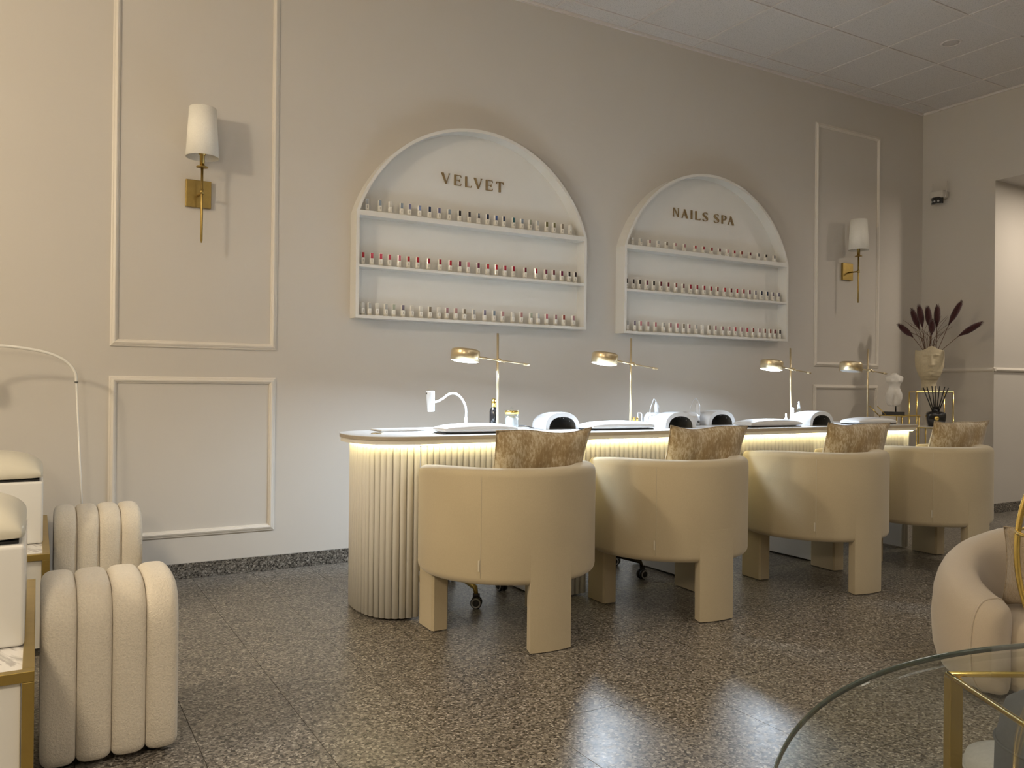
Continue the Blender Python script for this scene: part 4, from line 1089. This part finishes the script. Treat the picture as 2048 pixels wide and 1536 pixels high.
def face_planter(parent):
    n, m_ = 84, 66; H_ = 0.352
    def base(z):   # half width, half depth, y offset
        t = z/H_
        K = [(0.0, 0.100, 0.100, 0.03), (0.08, 0.084, 0.088, 0.03), (0.17, 0.080, 0.084, 0.03), (0.24, 0.084, 0.090, 0.022), (0.30, 0.098, 0.112, 0.0), (0.37, 0.118, 0.132, -0.008), (0.47, 0.138, 0.146, -0.008),
             (0.60, 0.155, 0.152, 0.0), (0.75, 0.160, 0.152, 0.0), (0.90, 0.158, 0.150, 0.002), (1.0, 0.154, 0.146, 0.004)]
        for i in range(len(K)-1):
            if K[i][0] <= t <= K[i+1][0]:
                s = (t-K[i][0])/(K[i+1][0]-K[i][0]); s = s*s*(3-2*s)
                return [K[i][k]*(1-s)+K[i+1][k]*s for k in (1, 2, 3)]
        return K[-1][1:]
    v, f = [], []
    for j in range(m_+1):
        for i in range(n):
            a = 2*PI*i/n      # a = 0 faces -Y (the face), measured to +X
            da = (a+PI) % (2*PI)-PI
            Zt = H_*(0.965+0.075*math.exp(-(da/0.34)**2)+0.012*math.sin(3*a+1))
            z = Zt*j/m_
            wx, wy, oy = base(min(z, H_))
            sx, sy = math.sin(a), math.cos(a)
            x = wx*sx; y = -wy*sy+oy
            t = z/H_; push = 0.0
            def gx(c, s): return math.exp(-((da-c)/s)**2)
            def gz(c, s): return math.exp(-((t-c)/s)**2)
            # nose: ridge growing to the tip
            if 0.54 < t < 0.88:
                k = (0.88-t)/0.30; prof = max(0, min(1, k))
                push += 0.034*prof**1.2*gx(0, 0.085+0.07*prof)*(1 if t > 0.60 else max(0, (t-0.54)/0.06)**0.8)
            for s in (-1, 1):
                push += 0.010*gx(s*0.15, 0.07)*gz(0.615, 0.022)         # nostril wings
                push -= 0.017*gx(s*0.36, 0.17)*gz(0.775, 0.045)         # eye sockets
                push += 0.012*gx(s*0.38, 0.14)*gz(0.765, 0.026)         # closed lids
                push -= 0.006*gx(s*0.38, 0.17)*gz(0.742, 0.007)         # lash line
                push += 0.010*gx(s*0.34, 0.22)*gz(0.845-0.02*abs(abs(da)-0.3), 0.018)   # brows
                push += 0.006*gx(s*0.55, 0.2)*gz(0.64, 0.07)            # cheekbones
            push += 0.012*gx(0, 0.20)*gz(0.527, 0.014)                 # upper lip
            push += 0.013*gx(0, 0.17)*gz(0.483, 0.016)                 # lower lip
            push -= 0.008*gx(0, 0.24)*gz(0.506, 0.006)
            push -= 0.006*gx(0, 0.18)*gz(0.452, 0.014)
            push += 0.014*gx(0, 0.24)*gz(0.395, 0.035)                 # chin
            push *= 1.5; x += push*sx; y -= push*sy
            v.append((x, y, z))
    for j in range(m_):
        for i in range(n): l = (i+1) % n; f.append((j*n+i, j*n+l, (j+1)*n+l, (j+1)*n+i))
    f.append(list(range(n))[::-1])
    # inner wall
    o0 = len(v); top = m_*n
    for i in range(n): p = v[top+i]; v.append((p[0]*0.88, p[1]*0.88, p[2]-0.004))
    for i in range(n): p = v[top+i]; v.append((p[0]*0.80, p[1]*0.80, H_*0.72))
    for i in range(n):
        l = (i+1) % n; f.append((top+i, top+l, o0+l, o0+i)); f.append((o0+i, o0+l, o0+n+l, o0+n+i))
    f.append([o0+n+i for i in range(n)])
    return meshobj('planter_body', v, f, 'planter_stone', parent, True)
face_planter(pl).scale = (0.69, 0.69, 1.0)
# dried plumes: tip pixel offsets turned into leaning stems at the planter's own depth
SP = 1/292.0                     # metres per photograph pixel at the planter
tips = [(1789, 648, 0.02, 'leftmost maroon plume, curling out left of the stone planter'), (1815, 618, 0.05, 'tall maroon plume, second from the left in the stone planter'), (1829, 612, -0.02, 'slim maroon plume, third from the left in the stone planter'),
        (1846, 614, 0.0, 'dark upright maroon plume above the planter forehead'), (1855, 642, -0.05, 'short broad maroon plume low in the middle of the bunch'), (1866, 612, 0.03, 'upright maroon plume right of the middle of the bunch'),
        (1912, 606, 0.0, 'tallest maroon plume leaning right of the stone planter'), (1950, 648, -0.03, 'rightmost drooping maroon plume leaning far right')]
def plume(label, tipx, tipy, dy, k):
    bx = PC[0]+0.012*(k-3.5)*0.545+0.02; by = PC[1]-0.012*(k-3.5)*0.839+0.012*((k*37) % 5-2); bz = pzt+0.285
    lat = (tipx-1851)*0.0037; tx = PC[0]+0.545*lat+0.839*dy; ty = PC[1]-0.839*lat+0.545*dy; tz = 1.004+(784-tipy)*0.00414
    r = thing('dried_plume', label, 'dried flower', (bx, by, bz), 0, 'maroon dried plumes in the planter')
    e = Vector((tx-bx, ty-by, tz-bz)); L = e.length
    side = 0.10 if e.x > 0 else -0.10
    path = smooth_pts([(0, 0, 0), e*0.5+Vector((-e.x*0.06, 0, 0.02)), e*0.72+Vector((-e.x*0.05, 0, 0.012)), e], 8)
    tube('stem', path[:14], 0.0022, 'stem', r, 6)
    pp = path[9:]; n = len(pp)
    rad = [0.004+0.0215*math.sin(PI*0.90*(i/(n-1))**1.25)**0.85 for i in range(n)]; rad[-1] = 0.009
    vs, fs = tube_data(pp, rad, 12)
    rnd = random.Random(k)
    _p, T, Nn = frames(pp)
    for q in range(420):        # fuzz
        i = rnd.randrange(1, n); a = rnd.uniform(0, 2*PI); b = T[i].cross(Nn[i]); d = Nn[i]*math.cos(a)+b*math.sin(a)
        p = _p[i]+d*rad[i]*0.9+T[i]*rnd.uniform(-0.008, 0.008); tip = p+d*rnd.uniform(0.003, 0.008)+T[i]*rnd.uniform(0.012, 0.028); sd = T[i].cross(d)*0.0011
        c0 = len(vs); vs += [p+sd, p-sd, tip]; fs.append((c0, c0+1, c0+2))
    meshobj('plume_head', vs, fs, 'plume', r, True)
    return r
for k, (x, y, dy, lb) in enumerate(tips): plume(lb, x, y, dy, k)
wisps = thing('grass_wisps', 'fine brown dried grass between the maroon plumes', 'dried grass', (PC[0], PC[1]+0.02, pzt+0.28))
rnd = random.Random(5)
for k in range(26):
    a = rnd.uniform(-0.62, 0.62); L = rnd.uniform(0.16, 0.33)
    bend = rnd.uniform(0.0, 0.25)*(1 if a > 0 else -1)
    P = smooth_pts([(0.04*a*2, 0, 0), (L*0.5*math.sin(a)*0.545, -L*0.5*math.sin(a)*0.839+rnd.uniform(-.03, .03), 0.06+L*0.5*math.cos(a)), (L*math.sin(a+bend)*0.545, -L*math.sin(a+bend)*0.839+rnd.uniform(-.05, .05), 0.06+L*math.cos(a+bend))], 4)
    tube('grass_blade', P, [0.0013]*(len(P)-1)+[0.0004], 'stem', wisps, 4)

# small gold edged side table and reed diffuser
sx, sy = 5.80, 3.74
tb = thing('side_table', 'small white side table with gold edge behind the far cushion', 'table', (sx, sy, 0))
box('table_top', (-0.17, 0.17, -0.15, 0.15, 0.738, 0.748), 'gloss_white', tb, 0.001)
tube('gold_edge', [(-0.172, -0.152, 0.743), (0.172, -0.152, 0.743), (0.172, 0.152, 0.743), (-0.172, 0.152, 0.743)], 0.0045, 'gold', tb, 8, True, False)
for a in (-1, 1):
    for b in (-1, 1): tube('leg', [(a*0.16, b*0.14, 0.738), (a*0.16, b*0.14, 0.0005)], 0.005, 'frame_gold', tb, 8)
df = thing('reed_diffuser', 'black reed diffuser bottle with round gold seal in the far corner', 'diffuser', (5.875, 3.745, 0.7485), math.radians(-50))
v = []; f = []
secs = [(0.0, 0.062), (0.004, 0.070), (0.05, 0.084), (0.085, 0.0865), (0.098, 0.084), (0.108, 0.072), (0.112, 0.030), (0.118, 0.022), (0.140, 0.020), (0.142, 0.028), (0.148, 0.028), (0.149, 0.0)]
n = 32
for z, rr in secs:
    for k in range(n):
        a = 2*PI*k/n; p = 0.45 if z < 0.111 else 1.0
        rr2 = rr*0.80 if z < 0.111 else rr*0.9
        v.append((rr2*math.copysign(abs(math.cos(a))**p, math.cos(a)), rr2*math.copysign(abs(math.sin(a))**p, math.sin(a))*0.9, z))
for i in range(len(secs)-1):
    for k in range(n): l = (k+1) % n; f.append((i*n+k, i*n+l, (i+1)*n+l, (i+1)*n+k))
f.append(list(range(n))[::-1])
db = meshobj('bottle', v, f, 'black_gloss', df, True)
lathe('gold_seal', [(0, -0.002), (0.017, -0.002), (0.017, 0.002), (0, 0.002)], 'gold', db, 24, loc=(0.0, -0.0630, 0.062), rot=(PI/2, 0, 0))
for k in range(7):
    a = (k-3)*0.125; b = 0.12*math.sin(k*2.1)
    tube('reed', [(0.008*math.sin(a), 0, 0.06), (0.235*math.sin(a)+0.0, 0.2*b, 0.105+0.20*math.cos(a))], 0.0040, 'black_plastic', df, 6)

# security camera on the right wall
sc = thing('security_camera', 'small white security camera with black lens face and two antennas', 'camera', (WX, 4.345, 2.715), math.radians(-90))
lathe('wall_mount', [(0, 0.0), (0.045, 0.0), (0.045, 0.012), (0.03, 0.02), (0, 0.02)], 'camera_white', sc, 24, loc=(0, -0.0005, 0.03), rot=(PI/2, 0, 0))
box('body', (-0.062, 0.062, -0.115, -0.015, -0.012, 0.055), 'camera_white', sc, 0.014, 3)
fb = prism('lens_face', [(0.058*math.sin(a), -0.065-0.062*math.cos(a)) for a in [-1.25+2.5*k/16 for k in range(17)]], 'z', -0.062, -0.006, 'black_gloss', sc)
for k in (-1, 0, 1):
    lathe('lens_spot', [(0, -0.002), (0.0085, -0.002), (0.0085, 0.002), (0, 0.002)], 'castor_grey', fb, 14, loc=(0.058*math.sin(k*0.55), -0.0665-0.062*math.cos(k*0.55), -0.042), rot=(PI/2, 0, k*0.55))
for s in (-1, 1): tube('antenna', [(s*0.068, -0.075, -0.01), (s*0.068, -0.05, 0.135)], [0.0055, 0.0035], 'camera_white', sc, 8)

# ceiling loudspeaker
cs = thing('ceiling_speaker', 'round flush loudspeaker in the ceiling grid', 'speaker', (5.645, 3.505, CZ+0.003))
lathe('rim', [(0.052, -0.0005), (0.058, -0.006), (0.066, -0.006), (0.070, -0.0005), (0.052, -0.0005)], 'grid_white', cs, 40)
lathe('grille', [(0, -0.0045), (0.045, -0.004), (0.055, -0.001), (0, -0.0005)], 'speaker_mesh', cs, 36)

# ================================================================== RIGHT FOREGROUND
GZ = 0.700
TC, TR = (0.90, -0.029), 0.627
gt = thing('glass_table', 'round glass table with slim gold frame in the right foreground', 'table', (TC[0], TC[1], 0))
lathe('glass_top', [(0, GZ-0.010), (TR-0.002, GZ-0.010), (TR-0.0008, GZ-0.009), (TR-0.0008, GZ-0.001), (TR-0.002, GZ), (0, GZ)], 'table_glass', gt, 128, False)
lathe('glass_rim', [(TR-0.0004, GZ-0.0085), (TR+0.0012, GZ-0.0075), (TR+0.0012, GZ-0.0025), (TR-0.0004, GZ-0.0015), (TR-0.0004, GZ-0.0085)], 'glass_edge', gt, 128)
d1 = Vector((0.87, -0.5, 0)).normalized(); d2 = Vector((-0.5, -0.87, 0)).normalized()
kc = (GZ-0.014); s_ = (CAMZ-kc)/(CAMZ-0.52)
c0 = Vector((1.39*s_-TC[0], 0.86*s_-TC[1], 0)); A_, B_ = 0.36, 0.84
cs4 = [c0, c0+d1*A_, c0+d1*A_+d2*B_, c0+d2*B_]
for i in range(4):
    p, q = cs4[i], cs4[(i+1) % 4]
    for z in (kc-0.001, 0.03):
        tube('frame_bar', [(p.x, p.y, z), (q.x, q.y, z)], 0.0035, 'gold', gt, 8)
ang = math.atan2(d1.y, d1.x)
for p in cs4:
    box('leg', (-0.0005, 0.0145, -0.0075, 0.0075, 0.0005, kc-0.004), 'frame_gold', gt, 0.001, loc=(p.x, p.y, 0), rot=(0, 0, ang))

gl = thing('gold_hoop_lantern', 'gold wire hoop lantern on the glass table at the right edge', 'lantern', (1.039, 0.486, GZ+0.0005), math.radians(-65))
lathe('base', [(0, 0), (0.045, 0), (0.045, 0.006), (0, 0.007)], 'gold', gl, 28)
for k in range(2):
    a = k*PI/2
    loop = [(0.062*math.cos(t)*math.cos(a), 0.062*math.cos(t)*math.sin(a), 0.128+0.122*math.sin(t)) for t in [2*PI*i/48 for i in range(48)]]
    tube('hoop', loop, 0.0034, 'gold', gl, 10, True)
tube('waist_ring', [(0.0625*math.cos(t), 0.0625*math.sin(t), 0.150) for t in [2*PI*i/40 for i in range(40)]], 0.0022, 'gold', gl, 8, True)

# tub armchair facing the glass table
def tub_chair():
    f_ = math.atan2(-0.45, -0.9)                      # facing direction
    r = thing('tub_armchair', 'large beige tub armchair beyond the glass table', 'armchair', (3.045, 1.485, 0), f_-PI/2)
    # local frame: chair opens towards +Y
    n, ns = 60, 22; A = math.radians(140); v, f = [], []
    R0, TH = 0.375, 0.150
    ang = [(-A+2*A*i/n) for i in range(n+1)]
    e = 0.20
    seq = [(-A-e*(1-s/7), math.sqrt(max(0, 1-(1-s/7)**2))) for s in range(7)]+[(a, 1.0) for a in ang]+[(A+e*(1-s/7), math.sqrt(max(0, 1-(1-s/7)**2))) for s in range(6, -1, -1)]
    for a, k in seq:
        q = max(0, (abs(a)-0.55)/(A+e-0.55)); top = 0.500-0.19*q**1.15; z0 = 0.02
        for s in range(ns):
            t = 2*PI*s/ns; c, si = math.cos(t), math.sin(t)
            d = TH/2*math.copysign(abs(c)**0.7, c)*(0.3+0.7*k); zz = math.copysign(abs(si)**0.55, si)
            z = (top+z0)/2+(top-z0)/2*zz*(0.92+0.08*k); rr = R0-TH/2+d+0.02*math.sin(PI*max(0, min(1, z/top)))
            v.append((rr*math.sin(a), -rr*math.cos(a), z))
    m = len(seq)
    for i in range(m-1):
        for s in range(ns): l = (s+1) % ns; f.append((i*ns+s, (i+1)*ns+s, (i+1)*ns+l, i*ns+l))
    f.append(list(range(ns))); f.append([(m-1)*ns+s for s in range(ns)][::-1])
    bm = bmesh.new(); me = bpy.data.meshes.new('t'); me.from_pydata(v, [], f); bm.from_mesh(me); bpy.data.meshes.remove(me)
    sh = bmobj('tub_shell', bm, 'armchair_fabric', r, True)
    for a_ in (-1, 1):   # welt round the arm front
        a = a_*(A+0.02); loop = []
        for s in range(40):
            t = 2*PI*s/40; c, si = math.cos(t), math.sin(t); q = max(0, (abs(a)-0.55)/(A+e-0.55)); top = 0.500-0.19*q**1.15
            zz = math.copysign(abs(si)**0.55, si); d = TH/2*math.copysign(abs(c)**0.7, c)*0.995; z = (top+0.02)/2+(top-0.02)/2*zz*0.997
            rr = R0-TH/2+d+0.02*math.sin(PI*max(0, min(1, z/top))); loop.append((rr*math.sin(a), -rr*math.cos(a), z))
        tube('arm_welt', loop, 0.004, 'armchair_fabric', sh, 6, True)
    lathe('seat', [(0, 0.03), (0.23, 0.03), (0.24, 0.06), (0.24, 0.22), (0.225, 0.25), (0.19, 0.265), (0, 0.27)], 'armchair_fabric', r, 48, loc=(0, 0.03, 0))
    return r
tub_chair()
cushion('fluffy brown cushion on the beige tub armchair', (3.00, 1.46, 0.412), math.radians(-58), math.radians(14), 41, 0.34, 0.29, 0.17, 'teddy', 'cushion', None, 'fluffy_cushion')

pf = thing('slate_pouf', 'slate grey round pouf seen through the glass table', 'pouf', (1.80, 0.86, 0))
lathe('pouf_body', [(0, 0.0005), (0.11, 0.0005), (0.125, 0.03), (0.131, 0.15), (0.128, 0.30), (0.110, 0.375), (0.075, 0.40), (0, 0.405)], 'slate_fabric', pf, 40)
tube('welt', [(0.1285*math.cos(t), 0.1285*math.sin(t), 0.30) for t in [2*PI*i/48 for i in range(48)]], 0.0035, 'slate_fabric', pf, 6, True)
pf2 = thing('pale_floor_cushion', 'low pale grey floor cushion behind the slate pouf, seen through glass', 'floor cushion', (2.19, 1.14, 0))
lathe('cushion_body', [(0, 0.0005), (0.11, 0.0005), (0.14, 0.02), (0.148, 0.045), (0.14, 0.07), (0.10, 0.088), (0, 0.094)], 'pale_fabric', pf2, 40)
tube('welt', [(0.1475*math.cos(t), 0.1475*math.sin(t), 0.045) for t in [2*PI*i/48 for i in range(48)]], 0.0035, 'pale_fabric', pf2, 6, True)

# ================================================================== LAMPS OUT OF VIEW (pendants added as warm fill, corridor downlights)
def pendant(label, spec):  # invented hanging fitting around each added warm fill light
    x, y, z = spec['loc']
    r = thing('fill_pendant', label, 'fill lamp', (x, y, z), 0, 'added warm fill lamps out of view')
    lathe('ceiling_rose', [(0, 0), (0.05, 0), (0.05, -0.02), (0.02, -0.03), (0, -0.03)], 'brass', r, 24, loc=(0, 0, CZ-0.002-z))
    tube('cord', [(0, 0, 0.12), (0, 0, CZ-0.03-z)], 0.003, 'black_plastic', r, 6)
    lathe('fitting', [(0, 0.10), (0.025, 0.10), (0.02, 0.14), (0, 0.14)], 'brass', r, 20)
    lathe('light_disc', [(0, 0.012), (0.05, 0.012), (0.05, -0.012), (0, -0.012)], 'fill_pendant_glow', r, 24, loc=(0, 0, 0.085))
    add_light('fill_pendant_light', 'POINT', (0, 0, 0), spec['power'], spec['col'], 0.13, parent=r)
pendant('added warm fill lamp over the left benches, outside the picture', FILL_LEFT)
pendant('added low warm fill lamp beside the seated viewer, outside the picture', FILL_NEAR)
pendant('added warm fill lamp behind the seated viewer, outside the picture', FILL_BACK)
def downlight(label, spec):
    x, y, z = spec['loc']
    r = thing('downlight', label, 'downlight', (x, y, 2.777), 0, 'corridor downlights')
    lathe('rim', [(0.05, -0.0005), (0.052, -0.006), (0.062, -0.006), (0.065, -0.0005), (0.05, -0.0005)], 'camera_white', r, 28)
    lathe('glow_disc', [(0, -0.002), (0.05, -0.002), (0.05, -0.0005), (0, -0.0005)], 'downlight_glow', r, 24)
    add_light('downlight_light', 'AREA', (0, 0, -0.02), spec['power'], spec['col'], 0.09, parent=r)
downlight('corridor downlight just past the wall opening', CORRIDOR)
downlight('second corridor downlight further from the opening', CORRIDOR2)

# flat light panels added out of view as soft frontal fill
emitter('fill_panel_glow', FILL_PANELS['col'], 1.5)
def ceiling_fill_panel(label, i, j):
    x, y = GX+G*(i+0.5), GY-G*(j+0.5)
    r = thing('ceiling_fill_light', label, 'fill light', (x, y, CZ), 0, 'added ceiling fill panels')
    h = G/2-0.012
    tube('frame', [(-h, -h, -0.004), (h, -h, -0.004), (h, h, -0.004), (-h, h, -0.004)], 0.006, 'grid_white', r, 6, True, False)
    box('diffuser', (-h+0.006, h-0.006, -h+0.006, h-0.006, -0.003, 0.0), 'fill_panel_glow', r)
    l = add_light('fill_panel_light', 'AREA', (0, 0, -0.006), FILL_PANELS['power'], FILL_PANELS['col'], 0.55, parent=r); l.data.shape = 'SQUARE'
for k, (i, j) in enumerate(FILL_PANELS['at']): ceiling_fill_panel('added square ceiling fill panel, %s counted from the back wall, outside the picture' % ORD[k], i, j)
